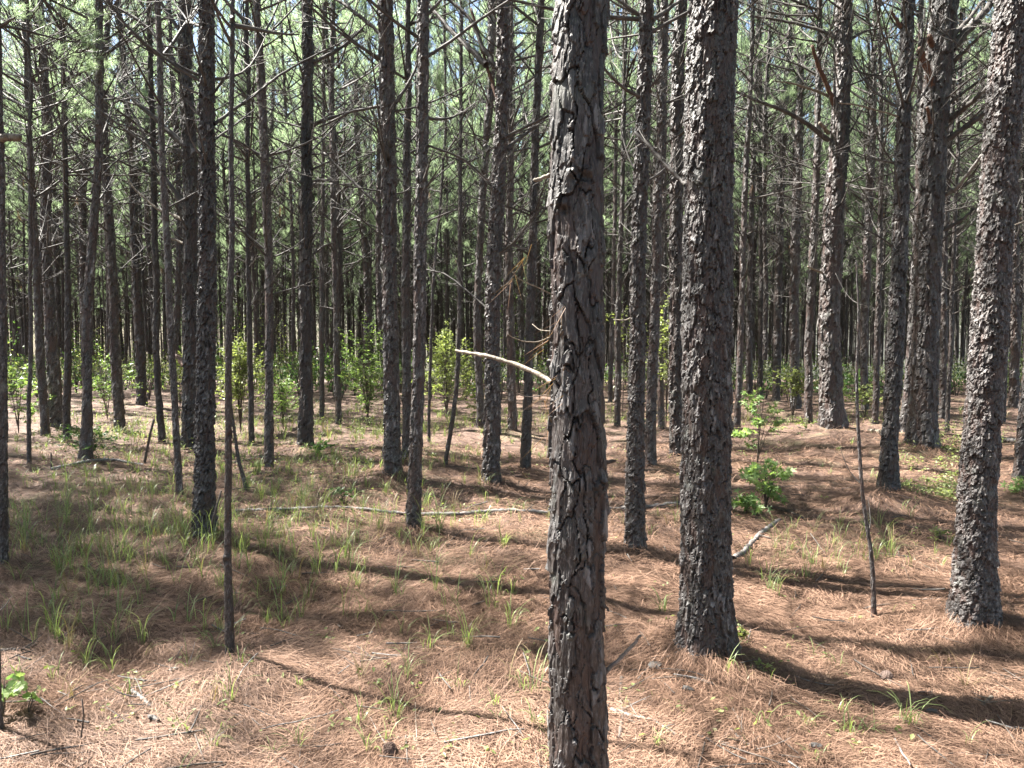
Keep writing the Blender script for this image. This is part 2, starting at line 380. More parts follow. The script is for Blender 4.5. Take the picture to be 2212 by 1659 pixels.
H0 = 15.0; CB0 = 6.6            # prototype height and height of its lowest green limbs
def crown_mesh(seed, dens=1.0, nn=22, wd=0.0042, low=1.4, clump=False):
    rng = np.random.default_rng(seed); A = Acc(); TP = []; TD = []
    z = CB0 - low
    while z < H0 - 0.3:
        t = (z - CB0) / (H0 - CB0); nl = 4 if t > 0 else 2
        for q in range(nl):
            az = rng.uniform(0, 2 * math.pi); L = (1.75 * (1 - max(t, 0)) ** 0.75 + 0.35) * rng.uniform(0.65, 1.15)
            el = R(rng.uniform(12, 38) + 25 * max(t, 0))
            zz = z + rng.uniform(-.15, .15)
            P = curve_path((0, 0, zz), az, el, L, 6, rng, 0.4, 0.08)
            A.tube(P, np.linspace(0.018 * (1.2 - t), 0.004, 7), 4, 0)
            if clump and rng.random() < 0.30: continue
            nt_ = int((5 + 5 * L) * dens * (1 if t > 0.05 else 0.5) * (1 - 0.65 * max(t, 0)))
            cl = [rng.uniform(0.45, 1.0) for _ in range(2)]; ca = [rng.normal(0, 0.7) for _ in range(2)]
            for _ in range(nt_):
                s = rng.uniform(0.35, 1.0); qc = rng.integers(2)
                if clump: s = float(np.clip(cl[qc] + rng.normal(0, 0.06), 0.2, 1.0))
                i = min(int(s * 6), 5); p = P[i] + (P[i + 1] - P[i]) * (s * 6 - i)
                taz = az + (rng.normal(0, 0.9) if not clump else ca[qc] + rng.normal(0, 0.35)); tel = el + rng.uniform(-0.2, 0.8)
                tl = rng.uniform(0.12, 0.5) * (1.15 - 0.5 * s)
                dv = np.array([math.cos(taz) * math.cos(tel), math.sin(taz) * math.cos(tel), math.sin(tel)])
                e = p + dv * tl
                A.tube([p, (p + e) / 2 + rng.normal(0, .015, 3), e], [0.005, 0.004, 0.003], 3, 0, cap=False)
                TP.append(e); TD.append(dv)
        z += rng.uniform(0.38, 0.62)
    TP = np.array(TP); TD = np.array(TD)
    tufts(A, TP, TD, rng, nn=nn, wd=wd, m=1)
    return A.mesh('crown', [M_TWIG, M_NEEDLE], False)
def limbs_mesh(seed, z0=2.2, z1=7.8, per=1.9, lo=0.45, hi=2.6, rbase=0.0):
    """bare dead limbs below the green crown"""
    rng = np.random.default_rng(seed); A = Acc(); z = z0
    while z < z1:
        f = (z - z0) / (z1 - z0)
        for q in range(rng.poisson(per) + 1):
            az = rng.uniform(0, 2 * math.pi); L = (lo + (hi - lo) * f ** 0.8) * rng.uniform(0.35, 1.2)
            if rng.random() < 0.22: L *= 0.25
            dead_branch(A, (rbase * math.cos(az), rbase * math.sin(az), z + rng.uniform(-.08, .08)), az, R(rng.uniform(8, 60)), L,
                        rng.uniform(0.004, 0.010) + 0.003 * L, rng, int(3 + 4 * L), 0, 4)
        z += rng.uniform(0.32, 0.6)
    # a few hanging clumps of brown needles
    for _ in range(rng.integers(0, 3)):
        az = rng.uniform(0, 6.28); zz = rng.uniform(z0 + 1, z1); rr_ = rng.uniform(0.3, 1.1)
        p = np.array([[rr_ * math.cos(az), rr_ * math.sin(az), zz]])
        tufts(A, p, np.array([[0.2, 0.1, -0.97]]), rng, 30, 0.2, 0.004, 1, 0.35)
    return A.mesh('dead_branches', [M_TWIG, M_DEADN], True)

def proto_curve(seed, dbh=0.2, lean=0.25):
    rng = np.random.default_rng(seed)
    zs = np.array([-0.25, 0, 1.3, 3, 5, 7.5, 10, 12.5, H0]); n = len(zs)
    ax, ay = rng.uniform(0, 6.28, 2); l = rng.uniform(0.2, 1) * lean
    x = l * np.sin(ax) * (zs / H0) ** 1.3 + 0.09 * np.sin(zs * 0.55 + ax) * (zs > 0); y = l * np.cos(ax) * (zs / H0) ** 1.3 + 0.09 * np.sin(zs * 0.5 + ay) * (zs > 0)
    x -= x[1]; y -= y[1]
    r = dbh / 2 * np.interp(zs, [-.3, 0, 1.3, 7, H0], [1.12, 1.1, 1, 0.72, 0.12])
    return np.stack([x, y, zs, r], 1)

NP = 9
PROTO = []
for i in range(NP):
    P = proto_curve(300 + i * 7, 0.17)
    zs = np.concatenate([np.arange(-0.25, 8, 0.03), np.arange(8, H0, 0.12), [H0]])
    PROTO.append((trunk_mesh(P, 26, zs, 40 + i, 0.06, 0.16, 0.017, 1.5, 0.25, M_BARKF, tilt=0.95),
                  limbs_mesh(500 + i, 2.2 + 0.25 * (i % 4)), crown_mesh(700 + i, 1.0, 36, 0.0065, 0.8, True)))

DENSE = [crown_mesh(800 + i, 1.25, 34, 0.006, 2.6, True) for i in range(5)]     # well needled crowns of the closed stand farther back

# ------------------------------------------------------------------ the pines measured in the photograph
# (label, path [(x, y, width)] from the base up in photo frame, options)
PINES = [
 ('large scaly pine trunk in the foreground, nearest of all, with a dead stick poking left', [(1246,1845,130),(1246,1659,126),(1246,1300,122),(1247,900,120),(1246,650,121),(1245,370,119),(1246,200,115),(1257,0,114)], dict(near=1)),
 ('thick grey barked pine right of the foreground trunk, straw mound round its foot', [(1523,1430,116),(1524,1250,108),(1526,1000,106),(1527,553,103),(1533,250,101),(1542,0,98)], dict(near=1)),
 ('tall pine near the right edge with bright flaking bark and leaning outward', [(2101,1370,92),(2107,1106,76),(2122,900,72),(2133,750,68),(2147,553,67),(2168,250,67),(2189,0,68)], dict(near=1)),
 ('slim pine with pale left side, halfway between fallen pole ends', [(893,1163,34),(897,1000,29),(904,800,27),(907,553,27),(911,300,25),(914,0,25)], {}),
 ('slim pine directly right of the foreground trunk, shadow at its foot', [(1371,1203,48),(1372,1000,39),(1376,800,34),(1380,553,33),(1390,250,31),(1397,0,29)], {}),
 ('sturdy dark pine on the left whose foot stands before the dry grass', [(442,1196,50),(443,1000,42),(444,800,39),(447,553,36),(447,300,33),(446,0,31)], {}),
 ('pencil thin crooked pine standing alone in the left foreground', [(500,1443,22),(494,1250,17),(493,1000,15),(495,700,14),(500,500,12),(497,300,11),(500,100,10),(501,0,9)], dict(thin=1)),
 ('pine cut by the left picture edge with a broken pale stub', [(3,1233,26),(5,1000,20),(6,800,18),(4,553,15),(1,300,13),(-4,100,11),(-7,0,10)], {}),
 ('thin leaning pine just left of the sturdy dark pine', [(388,1093,16),(378,880,14),(368,700,15),(362,553,15),(352,350,13),(345,100,12),(342,0,11)], {}),
 ('dark straight pine with broad foot behind the slim pale sided pine', [(849,1043,40),(846,850,34),(841,553,32),(838,250,32),(833,0,32)], {}),
 ('pine with forked dead limbs left of the foreground trunk', [(1062,1050,40),(1064,850,34),(1066,600,32),(1076,400,30),(1085,200,29),(1087,0,28)], {}),
 ('slim dark pine between the forked limb pine and the foreground trunk', [(1134,1020,24),(1140,850,20),(1148,600,19),(1157,300,17),(1166,100,16),(1170,0,15)], {}),
 ('dark leaning pine with burnt looking foot left of the right edge pair', [(1919,1083,43),(1922,950,34),(1932,780,33),(1943,553,31),(1953,250,28),(1962,0,25)], {}),
 ('stout pine with reddish broken stubs and many limbs to its right', [(1993,983,66),(1995,880,57),(1999,750,54),(2004,553,54),(2015,300,57),(2031,120,53),(2040,0,50)], {}),
 ('bright sunlit stout pine with charred scar, beyond the straw path', [(1797,931,55),(1795,850,48),(1793,700,45),(1797,553,42),(1812,300,40),(1820,160,36),(1822,0,35)], {}),
 ('stout pine half hidden behind the sturdy dark pine on the left', [(410,976,36),(412,800,31),(412,553,30),(408,330,30),(403,150,27),(402,0,25)], {}),
 ('pine with a pale curved root twig, between the bushy saplings', [(662,970,34),(662,800,28),(660,553,27),(663,300,25),(664,0,23)], {}),
 ('slender dark pine right of the pencil thin foreground stem', [(582,1026,20),(581,800,18),(580,553,18),(570,300,19),(560,100,17),(553,0,14)], {}),
 ('leaning pine rising out of the round leafy bush', [(187,1006,28),(190,880,21),(190,720,20),(197,553,19),(208,400,17),(215,200,16),(217,0,15)], {}),
 ('pine close behind the broad footed dark pine, on its right', [(879,1003,22),(878,800,20),(878,553,19),(880,270,15),(883,0,10)], {}),
 ('pine hugging the left side of the thick grey barked pine', [(1464,986,34),(1462,800,31),(1461,553,29),(1462,250,26),(1472,0,24)], {}),
 ('slim pine touching the right side of the shadow footed slim pine', [(1404,1013,26),(1408,800,23),(1418,553,21),(1429,250,20),(1436,0,16)], {}),
 ('broad based dark pine at far left, taller twin of a close pair', [(122,923,28),(110,700,24),(102,553,19),(103,300,17),(95,150,13),(88,0,10)], {}),
 ('thinner twin of the close pair of pines at far left', [(98,946,18),(88,750,17),(80,600,15),(66,350,12),(57,150,10),(50,0,9)], {}),
 ('very thin pine nearest the left edge pine', [(66,1006,9),(64,790,8),(67,553,8),(64,200,7),(60,0,6)], dict(thin=1)),
 ('thin straight pine left of the one rising from the leafy bush', [(144,963,16),(147,700,13),(145,553,12),(137,200,10),(133,0,8)], {}),
 ('dark pine with a curved upper stem right of the leafy bush', [(258,936,23),(248,720,20),(240,553,19),(230,350,14),(225,200,12),(235,0,10)], {}),
 ('dark pine farther back, leaning left, beyond the leafy bush', [(306,880,21),(300,720,20),(293,553,18),(285,350,15),(268,150,12),(255,0,10)], {}),
 ('thin pine beside the leaning dead stick on the left', [(350,963,15),(338,780,14),(336,553,14),(333,350,12),(327,200,11),(323,0,9)], {}),
 ('thin pine foot close right of the pale curved root twig', [(697,906,11),(695,700,10),(698,400,8),(700,0,7)], {}),
 ('slim pine between the pale twig pine and the bright leaved bush', [(731,923,15),(723,553,13),(716,200,11),(720,0,9)], {}),
 ('narrow stem behind the pencil thin foreground pine', [(543,953,12),(538,600,11),(535,200,9),(534,0,8)], {}),
 ('second upright behind the forked limb pine, touching it on top', [(1037,936,17),(1031,700,16),(1044,400,16),(1058,200,17),(1063,0,18)], {}),
 ('pine seen behind the raised tan stick near the foreground trunk', [(1108,940,20),(1101,700,19),(1100,553,17),(1103,250,12),(1106,0,8)], {}),
 ('thin stem with bent foot left of the forked limb pine', [(962,1016,9),(972,940,10),(984,850,10),(992,700,9),(993,553,9),(996,200,7),(997,0,6)], dict(thin=1)),
 ('skinny stem just right of the pale sided slim pine', [(928,960,7),(930,750,7),(940,553,6),(955,400,6),(962,250,5)], dict(thin=1, top=5.0)),
 ('small pine left of the straw path next to a leaf cluster', [(1334,923,14),(1336,700,13),(1345,400,10),(1352,0,8)], {}),
 ('tiny far stem between foreground trunk and its slim right neighbour', [(1319,873,10),(1325,600,9),(1330,300,8),(1334,0,6)], {}),
 ('thin pine right of the touching slim pine, yellow leaves behind', [(1428,930,15),(1426,700,14),(1432,400,12),(1440,0,9)], {}),
 ('slim sunlit pine close right of the thick grey barked pine', [(1593,933,15),(1598,750,13),(1605,553,13),(1615,300,11),(1625,100,9),(1628,0,8)], {}),
 ('straight far pine behind the upper star leaved sapling', [(1618,862,14),(1620,553,12),(1630,300,10),(1640,0,8)], {}),
 ('narrow pine right behind the star leaved sapling top', [(1642,868,12),(1645,553,11),(1643,250,9),(1640,0,8)], {}),
 ('far pine left of the yellow green bush by the path', [(1677,872,17),(1683,553,17),(1692,300,14),(1705,100,11),(1712,0,9)], {}),
 ('dark pine standing in the yellow green bush by the path', [(1719,890,22),(1716,700,20),(1722,400,19),(1728,200,15),(1728,0,9)], {}),
 ('slim speckled pine immediately left of the bright stout pine', [(1745,926,18),(1748,753,16),(1755,553,17),(1765,300,14),(1770,0,10)], {}),
 ('slim pine immediately right of the bright stout pine', [(1868,893,16),(1866,750,16),(1873,553,17),(1885,300,15),(1890,50,9)], {}),
 ('thin pine with dark foot before the dark leaning pine', [(1890,920,14),(1895,700,12),(1899,553,11),(1905,300,9),(1900,0,7)], {}),
 ('white sunlit leaning pine half behind the red stubbed pine', [(1953,945,22),(1962,800,17),(1972,650,14),(1985,300,12),(1990,0,10)], {}),
 ('slim pine just right of the red stubbed pine', [(2035,913,15),(2040,553,13),(2058,200,10),(2064,0,8)], {}),
 ('very thin leaning pine right of the red stubbed pine, second of two', [(2046,933,9),(2060,553,8),(2072,200,7),(2077,0,6)], {}),
 ('far pine between the bright outward leaning trunk and right edge', [(2190,890,20),(2192,553,16),(2200,200,13),(2205,0,11)], {}),
 ('thin pine hugging the right of the bright outward leaning trunk', [(2167,916,10),(2176,600,9),(2186,300,8),(2196,0,7)], {}),
 ('pine cut by the right edge with leaves at its foot', [(2200,1043,24),(2206,950,22),(2218,830,20),(2245,553,18),(2290,0,16)], {}),
 ('crooked bare sapling stem standing in the right foreground', [(1889,1329,11),(1883,1200,9),(1870,1100,8),(1858,950,7),(1853,800,6),(1856,700,5),(1850,560,3)], dict(sapling=1)),
 ('short dark stem at the left edge behind prickly leaves', [(3,1585,16),(1,1520,12),(-3,1440,9),(-14,1300,7)], dict(sapling=1)),
 ('curved dark stem bending down right of the pencil thin pine', [(532,1075,9),(527,1040,9),(516,1000,8),(508,950,7),(498,880,6),(490,800,5)], dict(sapling=1)),
]
ANCH = []                       # for mounds and for placing the rest
for i, (lab, pts, o) in enumerate(PINES):
    b = ground_at(pts[0][0], pts[0][1]); d = b[1]
    ANCH.append(dict(lab=lab, pts=pts, o=o, base=b, d=d, r=pts[0][2] * K / F * d / 2 * 1.0))

# ------------------------------------------------------------------ terrain
MX = np.array([[a['base'][0], a['base'][1], 0.28 + a['r'], (0.05 + 0.3 * a['r']) * (0.4 if a['r'] < .05 else 1)] for a in ANCH if not a['o'].get('sapling')])
MX = np.vstack([MX, [ground_at(1470, 1560)[0], ground_at(1470, 1560)[1], 0.30, 0.06],
                [ground_at(1870, 1100)[0], ground_at(1870, 1100)[1], 0.25, 0.10],
                [ground_at(540, 1475)[0], ground_at(540, 1475)[1], 0.22, 0.06],
                [ground_at(480, 1560)[0], ground_at(480, 1560)[1], 0.22, 0.05],
                [ground_at(1830, 960)[0], ground_at(1830, 960)[1], 1.0, 0.16]])
def gz(x, y):
    x = np.asarray(x, float); y = np.asarray(y, float)
    z = slope(x, y) + 0.045 * fbm(x * 0.55, y * 0.55, None, 3, 3) + 0.021 * fbm(x * 2.6, y * 2.6, None, 8, 3)
    for mx, my, s, h in MX:
        z = z + h * np.exp(-((x - mx) ** 2 + (y - my) ** 2) / (s * s)) 
    return z - 0.01
ra = np.concatenate([np.linspace(-math.pi, -0.85, 70, endpoint=False), np.linspace(-0.85, 0.85, 760, endpoint=False), np.linspace(0.85, math.pi, 70, endpoint=False)])
rad = np.concatenate([[0.02], np.geomspace(0.8, 30, 430), np.geomspace(32, 900, 60)])
RR, AA = np.meshgrid(rad, ra); GX = RR * np.sin(AA); GY = RR * np.cos(AA)
GZ = gz(GX, GY) + 0.012 * fbm(GX * 9, GY * 9, None, 21, 2) * (RR < 30)
n_a, n_r = RR.shape
i = np.arange(n_a)[:, None]; j = np.arange(n_r - 1)[None]; i2 = (i + 1) % n_a
Q = np.stack([i * n_r + j, i * n_r + j + 1, i2 * n_r + j + 1, i2 * n_r + j], -1).reshape(-1, 4)[:, ::-1]
gr = obj('ground', mesh_np('ground', np.stack([GX, GY, GZ], -1).reshape(-1, 3), Q, None, [M_GROUND])); tag(gr, kind='structure')

# ------------------------------------------------------------------ build measured pines
def pine_from(a, i):
    o = a['o']; d = a['d']; seed = 11 + i * 3; rng = np.random.default_rng(900 + i)
    base = a['base'].copy(); base[2] = float(gz(base[0], base[1]))
    P = []
    for (x, y, w_) in a['pts']:
        p = at_depth(x, y, d); P.append([p[0] - base[0], 0, p[2] - base[2], w_ * K / F * d / 2])
    P = np.array(P); P[0, 2] = 0.0
    P = np.vstack([[P[0, 0] , 0, -0.3, P[0, 3]], P])
    dbh = 2 * np.interp(1.0, P[:, 2], P[:, 3])
    root = empty('pine_tree', base)
    if o.get('sapling'):
        root.name = 'bare_sapling'; tag(root, a['lab'], 'sapling')
        zt = P[-1, 2]; zs = np.arange(-0.25, zt, 0.008)
        obj('stem', trunk_mesh(P, 20, zs, seed, 0.02, 0.05, 0.0025, 1.3, 0.06, M_BARK, wob=0.006), root)
        A = Acc()
        for _ in range(5):
            z = rng.uniform(0.35, zt); x = np.interp(z, P[:, 2], P[:, 0])
            dead_branch(A, (x, 0, z), rng.uniform(0, 6.28), R(rng.uniform(10, 50)), rng.uniform(.08, .35), 0.003, rng, 2, 0, 4)
        obj('twigs', A.mesh('twigs', [M_TWIG]), root); return root
    tag(root, a['lab'], 'pine tree')
    Ht = min(10 + 38 * dbh, 19) if not o.get('thin') else min(6.5 + 30 * dbh, 10)
    if o.get('top'): Ht = o['top']
    # continue above the frame, keeping the lean
    zl, xl, rl = P[-1, 2], P[-1, 0], P[-1, 3]; m = (P[-1, 0] - P[-2, 0]) / max(P[-1, 2] - P[-2, 2], .1)
    Ht = max(Ht, zl + 2.5) if not o.get('top') else zl + 0.3
    if Ht > zl + 1:
        for f in (0.35, 0.7, 1.0):
            z = zl + (Ht - zl) * f; P = np.vstack([P, [xl + m * (z - zl) * 0.7, 0.25 * f * rng.uniform(-1, 1), z, max(rl * (1 - 0.85 * f), 0.012)]])
    k = 3.0 / 739 * d                # ~ size of 3 pixels at this distance
    px = d / F
    step = max(px * 1.1, 0.0035); nth = int(np.clip(2 * math.pi * dbh / 2 / step, 22, 200))
    vis = 1.7 + d * 0.5
    zs = np.concatenate([np.arange(-0.25, vis, step * 1.25), np.arange(vis, Ht, 0.1), [Ht]])
    if o.get('near') and i == 0: su, sv, amp = 0.050, 0.155, 0.0115
    elif i == 1: su, sv, amp = 0.030, 0.095, 0.0115
    elif i == 2: su, sv, amp = 0.030, 0.065, 0.011
    else:
        su = np.clip(max(dbh * 0.19, d * 0.0055), 0.014, 0.07); su = min(su, dbh * 0.45); sv = su * rng.uniform(2.4, 3.6); amp = np.clip(dbh * 0.085, 0.002, 0.018)
    kn = []
    if i == 0: kn = [(1.46, -2.95, 0.035, 0.012), (2.02, -1.35, 0.045, 0.018), (1.93, -2.1, 0.03, 0.012), (1.12, -0.9, 0.035, 0.013), (1.12, -0.35, 0.03, 0.016)]
    elif i < 16:
        z = rng.uniform(0.5, 1.2)
        while z < vis:
            kn.append((z, rng.uniform(-2.6, -0.5), rng.uniform(0.025, 0.04), 0.009)); z += rng.uniform(0.5, 1.0)
    obj('trunk', trunk_mesh(P, nth, zs, seed, su, sv, amp, 1.0 if i == 0 else (1.22 if i < 3 else 1.1), 0.08 + 0.3 * dbh, M_BARK, kn, 0.004 if d < 9 else 0.012, 0.6 if d < 4.6 else 0.95,
        {14: [(3.9, 5.7, -0.55, 0.75)], 16: [(3.4, 4.6, -1.3, 0.9)]}.get(i, ())), root)
    a['P'] = P; a['Ht'] = Ht; a['root'] = root; a['dbh'] = dbh
    # crown above the dead limbs, copied from the shared crowns
    if not o.get('top'):
        q = i % NP; cb = Ht * 0.46
        cr = obj('crown', PROTO[q][2], root); s = (Ht - cb) / (H0 - CB0)
        wd = np.clip(0.5 + 3.2 * dbh, 0.4, 1.3)
        xt = np.interp((Ht + cb) / 2, P[:, 2], P[:, 0])
        if blocks(base[0] + xt, base[1], cb, Ht, 1.7 * wd): wd *= 0.42
        cr.scale = (wd, wd, s); cr.location = (xt, 0, Ht - H0 * s); cr.rotation_euler[2] = rng.uniform(0, 6.28)
    lo = 3.4 if d < 4.6 else (2.7 if d < 7.5 else 2.1)
    if o.get('thin'): lo = 3.0
    z1 = max(Ht * 0.47, lo + 1.5)
    A = Acc(); z = lo
    while z < min(z1, Ht - .3):
        f = (z - lo) / (z1 - lo)
        x = np.interp(z, P[:, 2], P[:, 0]); r_ = np.interp(z, P[:, 2], P[:, 3])
        for q in range(rng.poisson(2.1) + 1):
            az = rng.uniform(0, 6.28); L = (0.45 + (2.5 if not o.get('thin') else 0.7) * f ** 0.7) * rng.uniform(0.4, 1.2)
            if rng.random() < 0.3: L *= 0.25
            B = Acc() if d < 11 else A
            dead_branch(B, (x + r_ * .6 * math.cos(az), r_ * .6 * math.sin(az), z + rng.uniform(-.08, .08)), az, R(rng.uniform(5, 58)), L,
                        rng.uniform(0.004, 0.009) + 0.003 * L, rng, int(4 + 5 * L), 0, 5)
            if d < 11: obj('dead_branch', B.mesh('dead_branch', [M_TWIG]), root)
        z += rng.uniform(0.3, 0.6)
    if A.n: obj('dead_branches', A.mesh('dead_branches', [M_TWIG]), root)
    return root
TG = []                          # sunlit spots of the photograph: keep the way to the sun open for them
for ti, ys in ((0, (60, 200, 330, 700, 1000, 1350)), (1, (50, 250, 900, 1100, 1300)), (2, (100, 400, 650, 800, 1000, 1200, 1330)), (3, (100, 400, 700, 1000)), (4, (800, 1100)),
               (14, (420, 600, 750, 900)), (13, (100, 560)), (10, (500, 900)), (16, (500, 800)), (9, (200, 500)), (47, (700, 900))):
    a = ANCH[ti]
    for y in ys:
        x = float(np.interp(y, [p[1] for p in a['pts']][::-1], [p[0] - p[2] * .4 for p in a['pts']][::-1])); TG.append(at_depth(x, y, a['d']))
for px, py in ((1000,1560),(1150,1250),(1700,1440),(600,1560)): TG.append(ground_at(px, py))
TG = np.array(TG)
def blocks(x, y, cb, top, rad):
    """how many of those sun rays pass through this crown"""
    t0 = (cb - TG[:, 2]) / SUN[2]; t1 = (top - TG[:, 2]) / SUN[2]; n = 0; hit = np.zeros(len(TG), bool)
    for f in np.linspace(0, 1, 12):
        t = t0 + (t1 - t0) * f; rr_ = rad * (1 - 0.6 * f)
        hit |= np.hypot(TG[:, 0] + SUN[0] * t - x, TG[:, 1] + SUN[1] * t - y) < rr_
    return int(hit.sum())
for i, a in enumerate(ANCH): a['root'] = pine_from(a, i)

# single limbs of the measured pines, each a part of its tree: (tree index, path, width start, width end, material, depth shift at tip)
BR = [
 (0, [(1192,826),(1160,806),(1110,785),(1050,768),(1010,762),(985,757)], 12, 7, M_PALE, 0.25, 'broken tan dead branch'),
 (0, [(1300,1458),(1325,1437),(1350,1412),(1370,1392),(1383,1372)], 10, 6, M_GREYW, -0.1, 'grey bare stick on the right side'),
 (0, [(1192,378),(1175,382),(1153,391)], 9, 8, M_PALE, 0.0, 'short pale stub'),
 (0, [(1192,636),(1165,622),(1140,612),(1120,602),(1108,588)], 3, 2, M_PALE, -0.05, None),
 (0, [(1190,728),(1160,740),(1130,738),(1105,728),(1098,722)], 3, 2, M_PALE, -0.1, None),
 (0, [(1188,715),(1165,713),(1150,700)], 2.5, 1.5, M_PALE, 0.05, None),
 (0, [(1182,853),(1150,858),(1128,856),(1100,838)], 2.8, 1.5, M_DARKW, -0.05, None),
 (0, [(1306,1000),(1325,996),(1330,996)], 12, 4, M_DARKW, 0.0, None),
 (0, [(1300,1303),(1312,1313),(1314,1320)], 7, 5, M_DARKW, 0.0, None),
 (1, [(1482,400),(1475,393),(1440,358),(1405,318),(1370,286)], 10, 7, M_TWIG, 0.2, 'straight limb crossing to the left'),
 (3, [(925,315),(965,328),(1003,345),(1035,372),(1062,398)], 6, 4, M_TWIG, 0.3, 'long bowed bare limb'),
 (3, [(897,265),(872,255)], 4, 2, M_PALE, 0, None),
 (15, [(410,470),(380,415),(340,365),(325,320),(300,270),(280,235),(255,192)], 11, 4, M_TWIG, 0.5, None),
 (15, [(400,315),(365,285),(335,255),(295,222),(262,190),(240,150)], 14, 5, M_TWIG, 0.4, None),
 (15, [(398,165),(372,130),(350,97),(330,68),(283,33),(228,5)], 14, 5, M_TWIG, 0.3, None),
 (15, [(400,80),(372,45),(345,0),(330,-30)], 9, 6, M_TWIG, 0.2, None),
 (15, [(410,798),(392,782),(375,760)], 13, 9, M_ORANGE, 0.5, 'snapped branch with orange heartwood'),
 (15, [(395,475),(370,462),(340,452),(285,405),(250,330)], 8, 3, M_PALE, 0.6, None),
 (15, [(400,527),(380,518),(357,512)], 6, 5, M_PALE, 0.3, None),
 (5, [(463,268),(500,240),(550,205),(600,165),(650,135),(737,92)], 8, 4, M_TWIG, 0.9, None),
 (5, [(463,302),(505,272),(548,238)], 6, 3, M_TWIG, 0.6, None),
 (16, [(673,272),(705,258),(737,247),(775,232)], 8, 4, M_TWIG, 0.4, None),
 (16, [(675,135),(710,118),(745,98),(785,60)], 9, 5, M_TWIG, 0.4, None),
 (16, [(675,366),(705,352),(737,340),(780,300)], 6, 3, M_TWIG, 0.4, None),
 (16, [(678,548),(700,530),(722,525)], 5, 3, M_TWIG, 0.2, None),
 (17, [(588,365),(615,355),(645,345)], 4, 2, M_TWIG, 0.3, None),
 (17, [(575,355),(540,320),(505,300),(470,290)], 6, 3, M_TWIG, -0.3, None),
 (9, [(855,222),(880,185),(897,150),(905,120)], 8, 4, M_TWIG, 0.3, None),
 (9, [(822,74),(790,45),(755,18),(737,5),(700,-20)], 9, 6, M_TWIG, 0.3, None),
 (9, [(822,230),(790,235),(760,240),(737,252),(690,275)], 7, 4, M_TWIG, 0.2, None),
 (9, [(822,448),(790,418),(760,390),(737,368),(700,330)], 7, 4, M_TWIG, 0.3, None),
 (10, [(1075,213),(1060,170),(1050,135),(1035,80),(1017,18)], 9, 6, M_ORANGE, 0.2, 'reddish broken limb pointing up'),
 (10, [(1073,147),(1045,108),(1020,45),(990,15),(955,-10)], 10, 6, M_TWIG, 0.3, None),
 (10, [(1095,322),(1120,300),(1150,278),(1186,248)], 9, 6, M_TWIG, 0.5, None),
 (10, [(1060,400),(1010,355),(990,335)], 4, 2, M_TWIG, 0.3, None),
 (10, [(1050,140),(1015,105),(985,75),(955,45),(925,10)], 14, 8, M_TWIG, 0.6, None),
 (10, [(1050,665),(1000,620),(960,590),(920,582)], 5, 3, M_TWIG, 0.4, None),
 (4, [(1408,44),(1440,22),(1478,-5)], 10, 6, M_TWIG, 0.3, None),
 (4, [(1368,684),(1350,692),(1325,690)], 3, 2, M_PALE, 0.1, None),
 (14, [(1808,242),(1795,205),(1778,165),(1765,135),(1754,98)], 11, 7, M_ORANGE, -0.3, 'dead reddish limb slanting up'),
 (14, [(1790,303),(1750,272),(1710,247),(1675,232),(1640,220),(1588,196)], 11, 5, M_TWIG, -0.6, None),
 (14, [(1795,210),(1765,197),(1735,187),(1705,178),(1672,175)], 6, 3, M_PALE, -0.4, None),
 (14, [(1790,288),(1782,277),(1771,266)], 9, 7, M_PALE, -0.2, 'stubby pale broken branch'),
 (14, [(1838,84),(1855,74),(1868,67),(1905,60)], 7, 4, M_TWIG, 0.3, None),
 (14, [(1806,82),(1780,68),(1742,57),(1690,45),(1620,34)], 8, 5, M_TWIG, 0.4, None),
 (14, [(1786,592),(1765,585),(1745,576)], 6, 4, M_PALE, -0.2, None),
 (12, [(1945,253),(1915,243),(1890,237),(1850,226),(1812,222)], 4, 3, M_PALE, -0.4, 'pale thin limb reaching left'),
 (12, [(1930,532),(1890,505),(1850,488),(1800,487),(1752,495)], 4, 2, M_TWIG, -0.3, None),
 (12, [(1948,60),(1935,40),(1925,24)], 8, 5, M_ORANGE, 0.0, None),
 (13, [(2055,105),(2075,82),(2095,60),(2125,27),(2152,-8)], 20, 14, M_TWIG, 0.2, 'thick ascending limb'),
 (13, [(2058,80),(2085,50),(2105,25),(2130,-5)], 10, 7, M_TWIG, 0.6, None),
 (13, [(2050,140),(2080,115),(2110,85),(2142,52)], 9, 5, M_TWIG, -0.4, None),
 (13, [(2040,232),(2070,208),(2100,185),(2135,163)], 8, 5, M_TWIG, -0.2, None),
 (13, [(2045,263),(2075,240),(2100,220),(2135,187)], 13, 8, M_TWIG, -0.5, None),
 (13, [(2045,303),(2075,282),(2105,262),(2130,240)], 12, 9, M_TWIG, -0.2, None),
 (13, [(2035,424),(2065,408),(2095,370),(2125,330)], 9, 6, M_GREYW, -0.6, None),
 (13, [(2030,500),(2060,485),(2085,470),(2105,450)], 9, 5, M_TWIG, -0.2, None),
 (13, [(2020,212),(2010,175),(1998,135),(1987,105)], 15, 12, M_ORANGE, -0.35, 'reddish broken stub'),
 (13, [(2018,107),(2012,92),(2007,77)], 13, 10, M_ORANGE, -0.25, 'short reddish stub on top'),
 (13, [(2018,296),(2010,262),(2002,232)], 11, 6, M_ORANGE, -0.25, 'splintered orange stub'),
 (13, [(1985,588),(2000,610),(2008,625)], 5, 3, M_DARKW, -0.2, None),
 (7, [(2,299),(20,297),(44,297)], 17, 15, M_PALE, -0.05, 'thick broken stub'),
 (7, [(2,57),(15,48),(32,38)], 8, 4, M_TWIG, -0.1, None),
 (2, [(2175,500),(2195,485),(2212,478)], 4, 3, M_PALE, 0.1, None),
]
